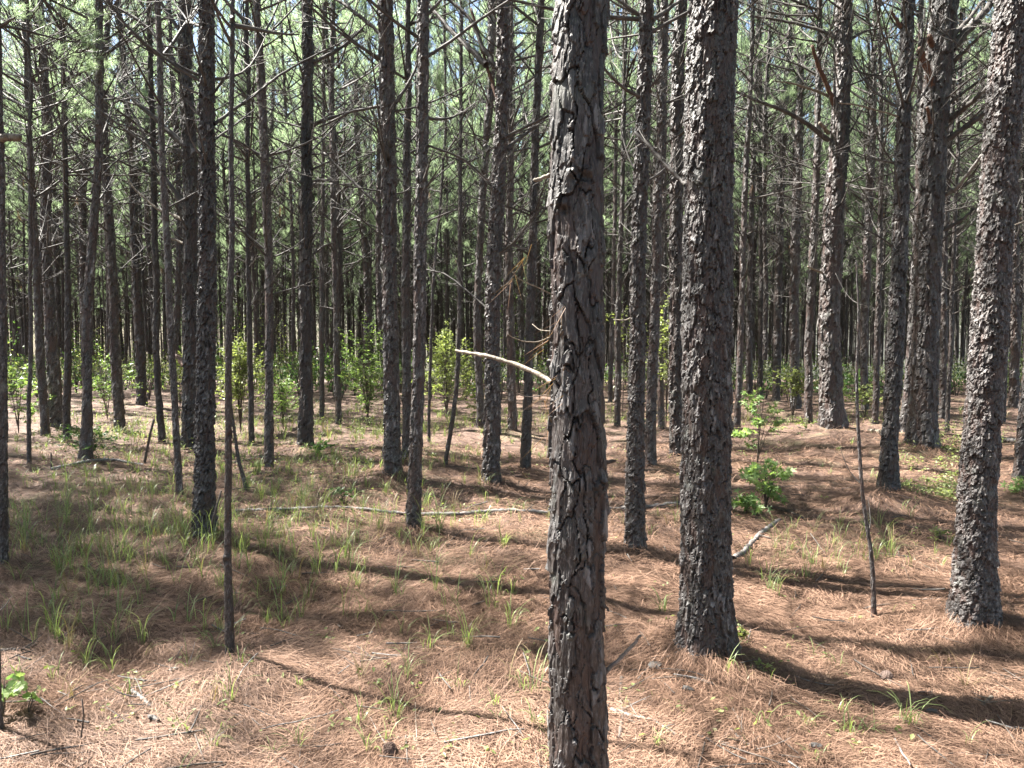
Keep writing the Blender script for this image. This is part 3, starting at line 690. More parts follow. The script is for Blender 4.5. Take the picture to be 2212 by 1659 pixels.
for ti, path, w0, w1, mt, dz, lab in BR:
    a = ANCH[ti]; d = a['d']; n = len(path); base = np.array(a['root'].location)
    P = np.array([at_depth(x, y, d + dz * (k_ / (n - 1))) for k_, (x, y) in enumerate(path)]) - base
    # resample with slight irregularity
    t = np.linspace(0, 1, n); tt = np.linspace(0, 1, 5 * n)
    rg = np.random.default_rng(int(abs(path[0][0] * 7 + path[0][1])))
    Pp = np.stack([np.interp(tt, t, P[:, c]) for c in range(3)], 1); px = d / F * K
    ker = np.array([1, 2, 3, 2, 1]) / 9.0
    for c in range(3): Pp[2:-2, c] = np.convolve(Pp[:, c], ker, 'valid')
    Pp[1:] += rg.normal(0, w1 * px * 0.10, (len(Pp) - 1, 3))
    rr = np.linspace(w0, w1, len(Pp)) * px / 2 * rg.uniform(0.88, 1.12, len(Pp))
    A = Acc(); A.tube(Pp, rr, 9 if w0 > 6 else 5, 0)
    if w0 >= 5 and mt is M_TWIG and n > 3:
        L = np.linalg.norm(P[-1] - P[0])
        for _ in range(9):
            q = Pp[rg.integers(len(Pp) // 4, len(Pp))]; dv = P[-1] - P[0]; az = math.atan2(dv[1], dv[0]) + rg.uniform(-1, 1)
            dead_branch(A, q, az, R(rg.uniform(-10, 60)), L * rg.uniform(.15, .5), 0.0035, rg, 3, 0, 3)
    o = obj('branch' if n > 3 else 'branch_stub', A.mesh('branch', [mt]), a['root'])
    if lab: o['label'] = lab
# dead needle bundles caught on the foreground trunk's left side
A = Acc(); rg = np.random.default_rng(5); a = ANCH[0]; base = np.array(a['root'].location)
for x, y, n_ in ((1185,735,12),(1178,860,10),(1110,600,8),(1184,930,7)):
    p = at_depth(x, y, a['d'] - 0.08) - base
    tufts(A, np.array([p]), np.array([[-0.45, -.1, -0.85]]), rg, n_, 0.11, 0.0018, 0, 0.5)
obj('caught_needles', A.mesh('caught_needles', [M_DEADN], False), a['root'])

# ------------------------------------------------------------------ the stand beyond: countable pines
rng = np.random.default_rng(77)
cand = []
s_ = 2.25
for gy in np.arange(-12, 104, s_):
    for gx in np.arange(-90, 90, s_):
        x = gx + rng.uniform(-.95, .95); y = gy + rng.uniform(-.95, .95)
        if rng.random() < 0.10: continue
        cand.append((x, y))
cand = np.array(cand)
inview = (cand[:, 1] > 1) & (np.abs(cand[:, 0]) < cand[:, 1] * 0.70 + 0.3)
dist = np.hypot(cand[:, 0], cand[:, 1])
AB = np.array([a['base'][:2] for a in ANCH if not a['o'].get('sapling')])
dm = np.array([np.min(np.hypot(AB[:, 0] - c[0], AB[:, 1] - c[1])) for c in cand])
keep_in = inview & (cand[:, 1] > 15.5) & (dm > 1.0) & (dist < 74)
# thin out in front of measured trees that must stay visible
mid = cand[keep_in & (cand[:, 1] < 100)]
mid = mid[np.argsort(np.hypot(mid[:, 0], mid[:, 1]))]
NIND = 240
ind = mid[:NIND]; far = mid[NIND:]; far = far[rng.random(len(far)) < 0.7]
# surroundings outside the frame: they only shade the ground
side = (~inview) & (dm > 1.0) & (cand[:, 1] < 60) & (np.abs(cand[:, 0]) < np.maximum(cand[:, 1], 0) * 0.70 + 16) & (dist > 2.2)
side = cand[side]; 
side = side[[blocks(x, y, 6, 15, 1.7) == 0 for x, y in side]]
shade_pines = []  # extra unseen pines added, each set sunward of a ground spot to shade it
for px, py in ((380,1080),(600,1120),(780,1230),(950,1330),(330,1330),(150,1250),(880,1400),(480,1500),(800,1560),(300,1590),(2000,1140),(1850,1240),(2130,1300),(1700,1300),(60,1380),(1000,1080),(600,1400),(1350,1620),(1800,1640),(100,1100),(450,1300)):
    g_ = ground_at(px, py)
    for h_ in (8.5, 9.5, 10.5, 12.0, 13.5, 15):
        p_ = g_ + SUN * h_ / SUN[2]
        if abs(p_[0]) > p_[1] * .70 + 0.6 and blocks(p_[0], p_[1], 6, 15, 1.6) < 2: shade_pines.append((p_[0], p_[1])); break
print('shade trees', len(shade_pines)); side = np.vstack([side, shade_pines])
print('individual', len(ind), 'far', len(far), 'side', len(side), 'near max', np.hypot(*ind[-1]))

marks = sorted([(a['pts'][3][0] if len(a['pts']) > 3 else a['pts'][-1][0], a) for a in ANCH if a['d'] < 12 and not a['o'].get('sapling') and not a['o'].get('thin')], key=lambda t: t[0])
SHORT = {0:'foreground trunk',1:'thick grey pine',2:'outward leaning pine',3:'pale sided slim pine',4:'shadow footed slim pine',5:'sturdy dark pine',7:'edge pine',8:'thin leaning left pine',9:'broad footed pine',10:'forked limb pine',11:'slim dark pine beside it',12:'dark leaning right pine',13:'red stubbed pine',14:'bright scarred pine',15:'half hidden stout pine',16:'pale twig pine',17:'slender dark pine',18:'bushy pine'}
MK = sorted([(float(np.interp(700, [p[1] for p in ANCH[k]['pts']][::-1], [p[0] for p in ANCH[k]['pts']][::-1])), SHORT[k]) for k in (7, 18, 5, 16, 9, 10, 0, 1, 14, 13, 2)])
ORD = ['first','second','third','fourth','fifth','sixth','seventh','eighth','ninth','tenth','eleventh','twelfth','thirteenth','fourteenth','fifteenth','sixteenth','seventeenth','eighteenth','nineteenth','twentieth']
ORD += ['twenty first','twenty second','twenty third','twenty fourth','twenty fifth']
FAT = [0.42 + 0.9 * rng.random() ** 1.3 for _ in ind]
bins = {}
for k_, (x, y) in enumerate(ind):
    px = (512 + F * x / y) / K
    g = sum(1 for m_ in MK if m_[0] < px)
    bins.setdefault((g, 0 if y < 24 else (1 if y < 34 else 2), FAT[k_] > 0.75), []).append((px, k_))
LAB = {}
for (g, dep, thick), lst in bins.items():
    lst.sort()
    if g == 0: where = 'left of the edge pine'
    elif g == len(MK): where = 'right of the ' + MK[-1][1]
    else: where = 'between ' + MK[g - 1][1] + ' and ' + MK[g][1]
    kd = ('sturdy ' if thick else 'skinny ') + ('middle distance pine', 'far pine', 'very far pine')[dep]
    for q, (px, k_) in enumerate(lst):
        LAB[k_] = (ORD[q] + ' ' + kd + ' from left, ' + where, 'pines of the stand beyond the clearing')
protos_used = {}; sparse_used = {}
for k_, (x, y) in enumerate(ind):
    q = int(rng.integers(NP)); s = rng.uniform(0.78, 1.18); fat = FAT[k_]
    root = empty('pine_tree', (x, y, float(gz(x, y))), rng.uniform(0, 6.28))
    root.rotation_euler[0] = rng.normal(0, 0.012); root.rotation_euler[1] = rng.normal(0, 0.012); root.scale = (s, s, s)
    t_ = obj('trunk', PROTO[q][0], root); t_.scale = (fat, fat, 1); nb = blocks(x, y, 5 * s, 15 * s, 1.9 * s)
    obj('dead_branches', PROTO[q][1], root); c_ = obj('crown', PROTO[(q + 3) % NP][2] if y < 18 else DENSE[q % 5], root)
    if nb: c_.scale = (0.6, 0.6, 1)
    if nb: pass
    elif y >= 18: protos_used.setdefault(q % 5, root)
    else: sparse_used.setdefault(q % 5, root)
    l, g = LAB[k_]; tag(root, l, 'pine tree', g)

# far pines and the ones outside the frame: one stuff object instancing the same meshes
def gn_forest(name, pts, label, cat, used, thin=None):
    n = len(pts); V = np.array([[x, y, float(gz(x, y)) - 0.05] for x, y in pts], np.float32)
    me = bpy.data.meshes.new(name); me.vertices.add(n); me.vertices.foreach_set('co', V.ravel())
    r = np.random.default_rng(n)
    for nm, arr in (('rz', r.uniform(0, 6.28, n)), ('sc', r.uniform(0.8, 1.2, n))):
        at = me.attributes.new(nm, 'FLOAT', 'POINT'); at.data.foreach_set('value', arr.astype(np.float32))
    ft = r.uniform(0.5, 1.15, n) if thin is None else thin; s0 = r.uniform(0.8, 1.2, n)
    at = me.attributes.new('sv', 'FLOAT_VECTOR', 'POINT'); at.data.foreach_set('vector', np.stack([s0 * ft, s0 * ft, s0], 1).astype(np.float32).ravel())
    at = me.attributes.new('id_', 'INT', 'POINT'); at.data.foreach_set('value', r.integers(0, len(used), n).astype(np.int32))
    me.update(); o = obj(name, me); tag(o, label, cat, kind='stuff')
    ng = bpy.data.node_groups.new(name, 'GeometryNodeTree')
    ng.interface.new_socket('Geometry', in_out='INPUT', socket_type='NodeSocketGeometry')
    ng.interface.new_socket('Geometry', in_out='OUTPUT', socket_type='NodeSocketGeometry')
    N = ng.nodes; L = ng.links; gi = N.new('NodeGroupInput'); go = N.new('NodeGroupOutput')
    def attr(nm, ty):
        a_ = N.new('GeometryNodeInputNamedAttribute'); a_.data_type = ty; a_.inputs[0].default_value = nm; return a_
    rz, scn, idn = attr('rz', 'FLOAT'), attr('sv', 'FLOAT_VECTOR'), attr('id_', 'INT')
    cx = N.new('ShaderNodeCombineXYZ'); L.new([s for s in rz.outputs if s.enabled][0], cx.inputs[2])
    jn = N.new('GeometryNodeJoinGeometry')
    for k in range(len(used)):
        ob = used[sorted(used)[k]]
        j2 = N.new('GeometryNodeJoinGeometry')
        for ch in ob.children:
            oi = N.new('GeometryNodeObjectInfo'); oi.transform_space = 'ORIGINAL'; oi.inputs['Object'].default_value = ch
            L.new(oi.outputs['Geometry'], j2.inputs[0])
        g2 = N.new('GeometryNodeGeometryToInstance'); L.new(j2.outputs[0], g2.inputs[0])
        cm = N.new('FunctionNodeCompare'); cm.data_type = 'INT'; cm.operation = 'EQUAL'
        L.new([s for s in idn.outputs if s.enabled][0], [s for s in cm.inputs if s.enabled][0]); [s for s in cm.inputs if s.enabled][1].default_value = k
        ip = N.new('GeometryNodeInstanceOnPoints')
        L.new(gi.outputs[0], ip.inputs['Points']); L.new(cm.outputs[0], ip.inputs['Selection']); L.new(g2.outputs[0], ip.inputs['Instance'])
        L.new(cx.outputs[0], ip.inputs['Rotation']); L.new([s for s in scn.outputs if s.enabled][0], ip.inputs['Scale'])
        L.new(ip.outputs[0], jn.inputs[0])
    L.new(jn.outputs[0], go.inputs[0])
    md = o.modifiers.new('instances', 'NODES'); md.node_group = ng
    return o
r2 = np.random.default_rng(4242); ey = 23 + 49 * r2.random(1500) ** 0.75; ex = r2.uniform(-0.74, 0.74, 1500) * ey
gn_forest('distant_forest', np.vstack([far, np.stack([ex, ey], 1)]), 'mass of thin far pines closing the view between the trunks', 'forest', protos_used, np.concatenate([r2.uniform(0.5, 1.1, len(far)), r2.uniform(0.25, 0.6, 1500)]))
gn_forest('surrounding_forest', side, 'pines continuing past both sides of the view, some added to cast shade', 'forest', sparse_used)

# ------------------------------------------------------------------ leaf builders
def leaf_faces(A, P, D, size, rng, m=0, kind='oval', up=0.6):
    """flat leaves at P with axis D"""
    n = len(P)
    if kind == 'star':
        an = []; 
        for k in range(5):
            an.append((R(-120 + 60 * k), 1.0)); 
            if k < 4: an.append((R(-90 + 60 * k), 0.42))
        loc = np.array([[0, 0]] + [[math.cos(t) * r, math.sin(t) * r] for t, r in an])
        tri = [[0, k + 1, k + 2] for k in range(len(an) - 1)]
    elif kind == 'holly':
        an = [(-0.5, .0), (-.3, .32), (-.18, .22), (0, .42), (.12, .26), (.3, .33), (.35, .16), (.6, .0)]
        pts = [(x, y) for x, y in an] + [(x, -y) for x, y in an[1:-1]][::-1]
        loc = np.array([[0, 0]] + pts); tri = [[0, k + 1, (k + 1) % len(pts) + 1] for k in range(len(pts))]
    elif kind == 'oval':
        loc = np.array([[-0.5, 0], [-.1, .28], [0.5, 0], [-.1, -.28]]); tri = [[0, 1, 2], [0, 2, 3]]
    loc = loc * size
    D = D / (np.linalg.norm(D, axis=1)[:, None] + 1e-9)
    nrm = rng.normal(0, 0.45, (n, 3)); nrm[:, 2] += up
    sd_ = np.cross(nrm, D); sd_ /= np.linalg.norm(sd_, axis=1)[:, None] + 1e-9
    nn_ = np.cross(D, sd_)
    sc_ = rng.uniform(0.65, 1.15, n)[:, None, None]
    bend = -0.25 * (loc[:, 0] ** 2) / size
    V = P[:, None] + sc_ * (loc[None, :, :1] * D[:, None] + loc[None, :, 1:2] * sd_[:, None] + bend[None, :, None] * nn_[:, None])
    k = len(loc); T = (np.array(tri)[None] + (np.arange(n) * k)[:, None, None]).reshape(-1, 3)
    A.add(V.reshape(-1, 3), None, T, m)

def shrub(name, label, cat, px, py, w_, h_, mat=None, kind='oval', size=0.035, n=500, stems=7, top=None, group=None, bot=0.15, d=None):
    """px, py: foot; w_, h_: width and height of the leafy part in frame pixels"""
    b = ground_at(px, py) if d is None else at_depth(px, py, d); dd = b[1]; W = w_ * K / F * dd / 2 * (1.6 if dd > 9 else 1.3); Hh = h_ * K / F * dd
    rg = np.random.default_rng(int(px * 3 + py)); b[2] = float(gz(b[0], b[1]))
    root = empty(name, b); tag(root, label, cat, group)
    S = Acc(); PP = []; DD = []
    per = 9 if kind != 'holly' else 3; ns = max(stems, int(n / per))
    zc = Hh * (1 + bot) / 2; rz = Hh * (1 - bot) / 2
    main = []
    for q_ in range(stems):
        az = rg.uniform(0, 6.28); tip = np.array([W * .5 * math.cos(az) * rg.random(), W * .5 * math.sin(az) * rg.random(), zc + rz * rg.uniform(-.2, .9)])
        t = np.linspace(0, 1, 8)[:, None]; P = np.concatenate([tip[None, :2] * t ** 1.4, tip[None, 2:] * t], 1) + rg.normal(0, 0.012, (8, 3)) * t
        S.tube(P, np.linspace(0.007, 0.0025, 8) * min(1, .4 + Hh), 5); main.append(P)
    for q_ in range(ns):
        v = rg.normal(0, 1, 3); v /= np.linalg.norm(v); v *= rg.random() ** 0.4
        lump = 0.75 + 0.75 * float(vn(v[0] * 2.2, v[1] * 2.2, v[2] * 2.2, int(px)))
        c = np.array([v[0] * W * lump, v[1] * W * lump, max(zc + v[2] * rz * (1.25 if rg.random() < .2 else .95), 0.02)])
        Pm = main[rg.integers(len(main))]; j_ = np.argmin(np.abs(Pm[:, 2] - c[2] * .8)); st_ = Pm[j_]
        S.tube([st_, (st_ + c) / 2 + [0, 0, -.02 * W], c], [0.0022, 0.0016, 0.001], 3, cap=False)
        ax = c - st_; ta = math.atan2(ax[1], ax[0])
        for _k in range(per):
            dv = np.array([math.cos(ta + rg.normal(0, 1.2)), math.sin(ta + rg.normal(0, 1.2)), rg.normal(0.05, 0.35)])
            PP.append(c - ax / (np.linalg.norm(ax) + .01) * rg.uniform(-0.8, 1.8) * size + dv * size * 0.6); DD.append(dv)
    obj('stems', S.mesh('stems', [M_DARKW]), root)
    A = Acc(); leaf_faces(A, np.array(PP), np.array(DD), size, rg, 0, kind)
    obj('foliage', A.mesh('foliage', [mat or M_LEAF], False), root)
    return root

shrub('leafy_bush', 'round grey green leafy bush around a pine foot on the left', 'bush', 195, 1000, 105, 85, M_LEAFD, size=0.05, n=700, stems=10)
shrub('understory_shrub', 'yellow green shrub right behind the pencil thin pine', 'shrub', 520, 935, 95, 215, M_LEAF, size=0.06, n=2600, stems=14, bot=0.25)
shrub('understory_shrub', 'green shrub between slender dark pine and pale twig pine', 'shrub', 612, 925, 60, 120, M_LEAF2, size=0.06, n=1000, stems=8, bot=0.25)
shrub('understory_shrub', 'low bright shrub left of the half hidden stout pine', 'shrub', 388, 900, 55, 150, M_LEAF, size=0.06, n=520, stems=6, bot=0.3)
shrub('understory_shrub', 'dusty green shrub right of the bush footed pine', 'shrub', 232, 905, 90, 150, M_LEAF2, size=0.06, n=900, stems=8)
shrub('understory_shrub', 'pale shrub between the left edge and the twin pines', 'shrub', 40, 930, 110, 160, M_LEAF2, size=0.09, n=420, stems=7)
shrub('understory_shrub', 'tall loose green shrub left of the broad footed dark pine', 'shrub', 795, 920, 95, 235, M_LEAF2, size=0.06, n=2400, stems=12, bot=0.12)
shrub('understory_shrub', 'tall yellow green shrub left of the forked limb pine', 'shrub', 965, 900, 105, 200, M_LEAF, size=0.065, n=3000, stems=14, bot=0.15)
shrub('understory_shrub', 'small shrub under the raised tan stick', 'shrub', 1035, 905, 50, 80, M_LEAF, size=0.08, n=260, stems=5)
shrub('understory_shrub', 'leafy sprig tree between foreground trunk and slim neighbour', 'shrub', 1345, 900, 45, 240, M_LEAF, size=0.08, n=180, stems=4, bot=0.75)
shrub('understory_shrub', 'yellow leaved shrub left of the thick grey barked pine', 'shrub', 1438, 935, 55, 330, M_LEAF, size=0.08, n=480, stems=6, bot=0.3)
shrub('understory_shrub', 'flat topped yellow green bush beside the straw path', 'shrub', 1712, 905, 75, 125, M_LEAF, size=0.065, n=900, stems=8, bot=0.45)
shrub('understory_shrub', 'low yellow green bush right of the bright scarred pine', 'shrub', 1868, 905, 90, 72, M_LEAF, size=0.06, n=650, stems=8, bot=0.45)
shrub('understory_shrub', 'dark green shrub in shade behind the bright scarred pine', 'shrub', 1848, 880, 60, 90, M_LEAFD, size=0.08, n=500, stems=7)
shrub('understory_shrub', 'small leafy sprout at the foot of the speckled slim pine', 'shrub', 1740, 935, 30, 35, M_LEAF, size=0.05, n=90, stems=4)
shrub('star_leaved_sapling', 'upper star leaved sapling right of the thick grey barked pine', 'sapling', 1636, 1000, 115, 165, M_GUM, 'star', 0.06, 240, 6, bot=0.3)
shrub('star_leaved_sapling', 'lower spreading star leaved sapling right of the thick grey barked pine', 'sapling', 1655, 1102, 160, 118, M_GUM, 'star', 0.055, 260, 7, bot=0.25)
shrub('star_leaved_sapling', 'small dark star leaved sprout at the foot of the lower sapling', 'sapling', 1612, 1112, 70, 45, M_GUM, 'star', 0.05, 130, 5)
shrub('understory_shrub', 'tiny yellow green plant against the thick grey pine foot', 'plant', 1600, 1400, 26, 60, M_LEAF, size=0.028, n=110, stems=3)
shrub('understory_shrub', 'small trailing vine sprout on the straw mound', 'plant', 1632, 1470, 45, 36, M_LEAF, size=0.028, n=50, stems=4)
shrub('understory_shrub', 'dark leafy clump at the foot of the pale twig pine', 'plant', 690, 985, 60, 35, M_LEAFD, size=0.06, n=160, stems=5)
shrub('understory_shrub', 'low green plant left of the bright outward leaning pine', 'plant', 2030, 1162, 46, 35, M_LEAF, size=0.03, n=130, stems=6)
shrub('understory_shrub', 'broad leaves at the foot of the right edge pine', 'plant', 2196, 1060, 36, 40, M_GUM, 'star', 0.05, 60, 5)
shrub('understory_shrub', 'few round leaves behind the fallen pole', 'plant', 740, 1095, 45, 40, M_LEAFD, size=0.055, n=70, stems=4)
shrub('holly_sprig', 'prickly leaved sprig at the left edge, sunlit leaves', 'sapling', 62, 1545, 80, 75, M_GUM, 'holly', 0.06, 14, 2, bot=0.5)
shrub('holly_sprig', 'dark prickly leaves on the left edge stem', 'sapling', 5, 1560, 60, 120, M_GUM, 'holly', 0.06, 20, 2, bot=0.4)
# trailing vines and weeds patch right of centre (uncountable)
def scatter_leaves(name, label, cat, spots, mat, size, seed, kind='oval'):
    rg = np.random.default_rng(seed); PP = []; A = Acc()
    for (px, py, rx, ry, n, hh) in spots:
        for _ in range(n):
            a_ = rg.uniform(0, 6.28); q = math.sqrt(rg.random())
            b = ground_at(px + rx * q * math.cos(a_), py + ry * q * math.sin(a_)); z = float(gz(b[0], b[1]))
            hgt = rg.uniform(0.02, hh); top = np.array([b[0] + rg.normal(0, .02), b[1] + rg.normal(0, .02), z + hgt])
            A.tube([[b[0], b[1], z - .01], top], [0.0015, 0.001], 3, 1, cap=False)
            for _k in range(rg.integers(3, 7)): PP.append(top + rg.normal(0, size * 0.8, 3) * [1, 1, 0.5])
    PP = np.array(PP); DD = rg.normal(0, 1, PP.shape); DD[:, 2] *= 0.3
    leaf_faces(A, PP, DD, size, rg, 0, kind, up=1.0)
    o = obj(name, A.mesh(name, [mat, M_DARKW], False)); tag(o, label, cat, kind='stuff'); return o
scatter_leaves('vine_patch', 'trailing green vines over the straw below the red stubbed pine', 'ground vines',
   [(2060,1040,70,45,150,.12),(2000,1065,70,25,120,.10),(2075,985,45,30,90,.16),(2020,960,45,15,40,.25),(1960,1000,40,20,30,.1)], M_LEAF, 0.042, 3)
scatter_leaves('ground_weeds', 'low leafy weeds scattered across the forest floor', 'weeds',
   [(520,915,420,18,420,.35),(700,985,330,40,330,.10),(560,1020,250,40,160,.08),(300,960,260,40,360,.2),(1150,925,400,16,220,.2),(1700,920,450,14,160,.18),(120,1010,120,40,70,.08),(760,920,250,25,260,.16),(1200,1000,160,50,60,.06),(620,1100,420,60,150,.06),(1640,960,110,40,60,.10),(1050,930,150,25,130,.16),
    (1380,900,120,20,80,.15),(1950,930,160,15,100,.12),(2150,950,60,25,60,.15),(1500,1250,600,250,60,.05),(1300,1580,700,60,45,.04),(500,1480,450,120,50,.04)], M_LEAF, 0.030, 4)
# far undergrowth closing the view under the crowns
rg = np.random.default_rng(12); A = Acc(); PP = [[], []]
for _ in range(900):
    y = 19.5 + 62 * rg.random() ** 1.2; x = rg.uniform(-0.75, 0.75) * y
    nz = 0.5 + 0.5 * float(fbm(x * .22, y * .22, None, 71, 2)); hgt = 0.25 + 3.4 * max(nz, 0) ** 2 * rg.uniform(.5, 1.1) + y * .006; wd = rg.uniform(0.4, 1.0) * (0.5 + .35 * hgt); z = float(gz(x, y))
    if abs(x) > 2 and y < 22 and hgt > 1.2: hgt *= .5
    n = int(75 * hgt * wd) + 25; sp = int(nz * 7.7 + x) % 2
    q = rg.normal(0, 1, (n, 3)); q /= np.linalg.norm(q, axis=1)[:, None]; q *= rg.uniform(0.2, 1, n)[:, None] ** 0.6
    PP[sp].append(np.stack([x + q[:, 0] * wd, y + q[:, 1] * wd, z + 0.1 + (q[:, 2] * .5 + .5) * hgt], 1))
    for _k in range(5):
        tx, ty = rg.normal(0, wd * .4, 2); A.tube([[x, y, z - .1], [x + tx * .3, y + ty * .3, z + hgt * .5], [x + tx, y + ty, z + hgt]], [0.014, 0.009, 0.004], 4, 2, cap=False)
for k_ in (0, 1):
    Pk = np.concatenate(PP[k_]); leaf_faces(A, Pk, rg.normal(0, 1, Pk.shape), (0.09, 0.12)[k_], rg, k_, 'oval', up=0.4)
tag(obj('undergrowth', A.mesh('undergrowth', [M_LEAF, M_LEAFD, M_DARKW], False)), 'uneven green undergrowth far back between the trunks', 'undergrowth', kind='stuff')

# ------------------------------------------------------------------ grass
def blades(A, base, n, h, rg, wd=0.004, m=0, lean=1.0):
    az = rg.uniform(0, 2 * math.pi, n); L = h * rg.uniform(0.5, 1.15, n); k = 6
    t = np.linspace(0, 1, k)
    bend = rg.uniform(0.7, 2.2, n) * lean
    ang = (math.pi / 2 - rg.uniform(0.0, 0.3, n))[:, None] - bend[:, None] * (t[None] ** 1.5) * 1.35
    dx = np.cos(ang) * L[:, None] / (k - 1); dz = np.sin(ang) * L[:, None] / (k - 1)
    s = np.concatenate([np.zeros((n, 1)), np.cumsum(dx, 1)[:, :-1]], 1); z = np.concatenate([np.zeros((n, 1)), np.cumsum(dz, 1)[:, :-1]], 1)
    ox = rg.normal(0, 0.012, n); oy = rg.normal(0, 0.012, n)
    X = base[0] + ox[:, None] + s * np.cos(az)[:, None]; Y = base[1] + oy[:, None] + s * np.sin(az)[:, None]; Z = base[2] + z
    W = wd * np.array([0.6, 1, 1, .9, .6, .08])[None] / 2 * rg.uniform(.6, 1.2, n)[:, None]
    sx = -np.sin(az)[:, None] * W; sy = np.cos(az)[:, None] * W
    V = np.stack([np.stack([X - sx, Y - sy, Z], -1), np.stack([X + sx, Y + sy, Z], -1)], 2).reshape(-1, 3)
    b = (np.arange(n) * 2 * k)[:, None] + (np.arange(k - 1) * 2)[None]
    Q = np.stack([b, b + 1, b + 3, b + 2], -1).reshape(-1, 4)
    A.add(V, Q, None, m)
rg = np.random.default_rng(31); A = Acc()
GR = [(420,1140,430,90,230,.26),(250,1180,260,110,150,.26),(700,1170,260,80,110,.24),(330,1300,380,110,95,.26),(900,1290,240,90,42,.26),(1040,1120,160,40,34,.22),(560,1040,520,60,300,.2),
      (1800,1190,130,60,48,.24),(1700,1230,100,50,22,.2),(1400,1090,170,70,24,.18),(1960,1150,200,80,26,.16),(1850,1450,330,160,18,.14),(300,1470,420,110,26,.16),(1000,1480,250,120,22,.18),
      (760,960,500,50,180,.16),(200,960,220,40,100,.15),(1800,1000,400,60,60,.12),(1200,1600,900,60,26,.12),(1106,900,1100,24,620,.22),(500,935,450,22,260,.24)]
for (px, py, rx, ry, n, h) in GR:
    for _ in range(int(n * (0.85 if px < 800 else 0.7))):
        a_ = rg.uniform(0, 6.28); q = math.sqrt(rg.random()); x, y = px + rx * q * math.cos(a_), py + ry * q * math.sin(a_)
        if y > 1700 or y < 872: continue
        b = ground_at(x, y); b[2] = float(gz(b[0], b[1])) - 0.01
        blades(A, b, int(rg.integers(3, 11)), h * rg.uniform(.7, 1.6), rg, 0.0038 if b[1] < 8 else 0.0065, 0 if rg.random() < 0.86 else 1)
tag(obj('grass', A.mesh('grass', [M_GRASS, M_DRYG])), 'thin arching sedge blades growing through the pine straw', 'grass', kind='stuff')
TUFTS = [(1010,1420,22,.30,'large arching grass tuft left of the foreground trunk'),(1105,1375,16,.27,'upright grass tuft close to the foreground trunk'),(925,1420,12,.25,'drooping grass tuft between two fallen twigs left of centre'),
         (1430,1330,15,.22,'small grass tuft between the two nearest trunks'),(1960,1560,20,.24,'grass tuft standing in the long trunk shadow'),(780,1560,10,.18,'sparse grass tuft near the pine cone'),
         (950,1165,22,.28,'grass tuft beside the pale sided slim pine'),(610,1290,18,.30,'tall grass tuft right of the pencil thin pine'),(1090,1195,18,.25,'grass tuft behind the foreground trunk by the pole'),
         (385,1700,8,.2,'grass tuft at the bottom left'),(395,1590,7,.2,'bent grass blades below the fallen sticks on the left'),(1200,1640,12,.2,'grass blades at the bottom by the foreground trunk')]
for px, py, n, h, lab in TUFTS:
    b = ground_at(px, py); b[2] = float(gz(b[0], b[1]))
    A = Acc(); blades(A, (0, 0, -0.01), n, h, rg, 0.0045, 0); blades(A, (0, 0, -0.01), n // 2, h * .5, rg, 0.003, 1, 1.4)
    o = obj('grass_tuft', A.mesh('grass_tuft', [M_GRASS, M_DRYG]), None, b); tag(o, lab, 'grass tuft', 'grass tufts in the straw')

# ------------------------------------------------------------------ pine straw (needles lying on the floor)
def straw(n, d0, d1, seed, wd, ln):
    rg = np.random.default_rng(seed)
    v = rg.random(n); y = 1 / (1 / d0 - v * (1 / d0 - 1 / d1)); x = rg.uniform(-0.74, 0.74, n) * y
    return x, y, rg
def straw_batch(n, d0, d1, seed, wscale=1.0, lift=0.012):
    x, y, rg = straw(n, d0, d1, seed, 0, 0)
    flow = fbm(x * 1.4, y * 1.4, None, 90, 2) * 2.6
    az = flow + rg.normal(0, 0.75, n); L = rg.uniform(0.05, 0.17, n) * np.clip(0.7 + y * 0.05, .8, 1.6); W = 0.0017 * wscale * np.clip(y / 3.2, 1, 3) * rg.uniform(.7, 1.2, n)
    cur = rg.normal(0, 0.35, n); k = 4; t = np.linspace(-0.5, 0.5, k)
    a = az[:, None] + cur[:, None] * t[None] * 2
    X = x[:, None] + L[:, None] * t[None] * np.cos(az)[:, None] - (cur * L)[:, None] * (t ** 2)[None] * np.sin(az)[:, None]
    Y = y[:, None] + L[:, None] * t[None] * np.sin(az)[:, None] + (cur * L)[:, None] * (t ** 2)[None] * np.cos(az)[:, None]
    tilt = rg.normal(0, 0.10, n); up = rg.uniform(0.0, lift, n) 
    st = rg.random(n) < 0.05; tilt = np.where(st, rg.uniform(-.7, .7, n), tilt)
    Z = gz(X, Y) + 0.014 + up[:, None] + (L * tilt)[:, None] * t[None] + np.abs(L * tilt)[:, None] * 0.3 - 0.02 * (t ** 2)[None]
    sx = -np.sin(a) * W[:, None] / 2; sy = np.cos(a) * W[:, None] / 2
    V = np.stack([np.stack([X - sx, Y - sy, Z], -1), np.stack([X + sx, Y + sy, Z + 0.0004], -1)], 2).reshape(-1, 3)
    b = (np.arange(n) * 2 * k)[:, None] + (np.arange(k - 1) * 2)[None]
    return V, np.stack([b, b + 1, b + 3, b + 2], -1).reshape(-1, 4)
A = Acc()
for n, d0, d1, sd_, ws, lf in ((150000, 2.0, 5.0, 1, 1.0, 0.02), (100000, 4.0, 11.0, 2, 1.2, 0.02), (14000, 9, 20, 3, 1.5, 0.02)):
    V, Q = straw_batch(n, d0, d1, sd_, ws, lf); A.add(V, Q)
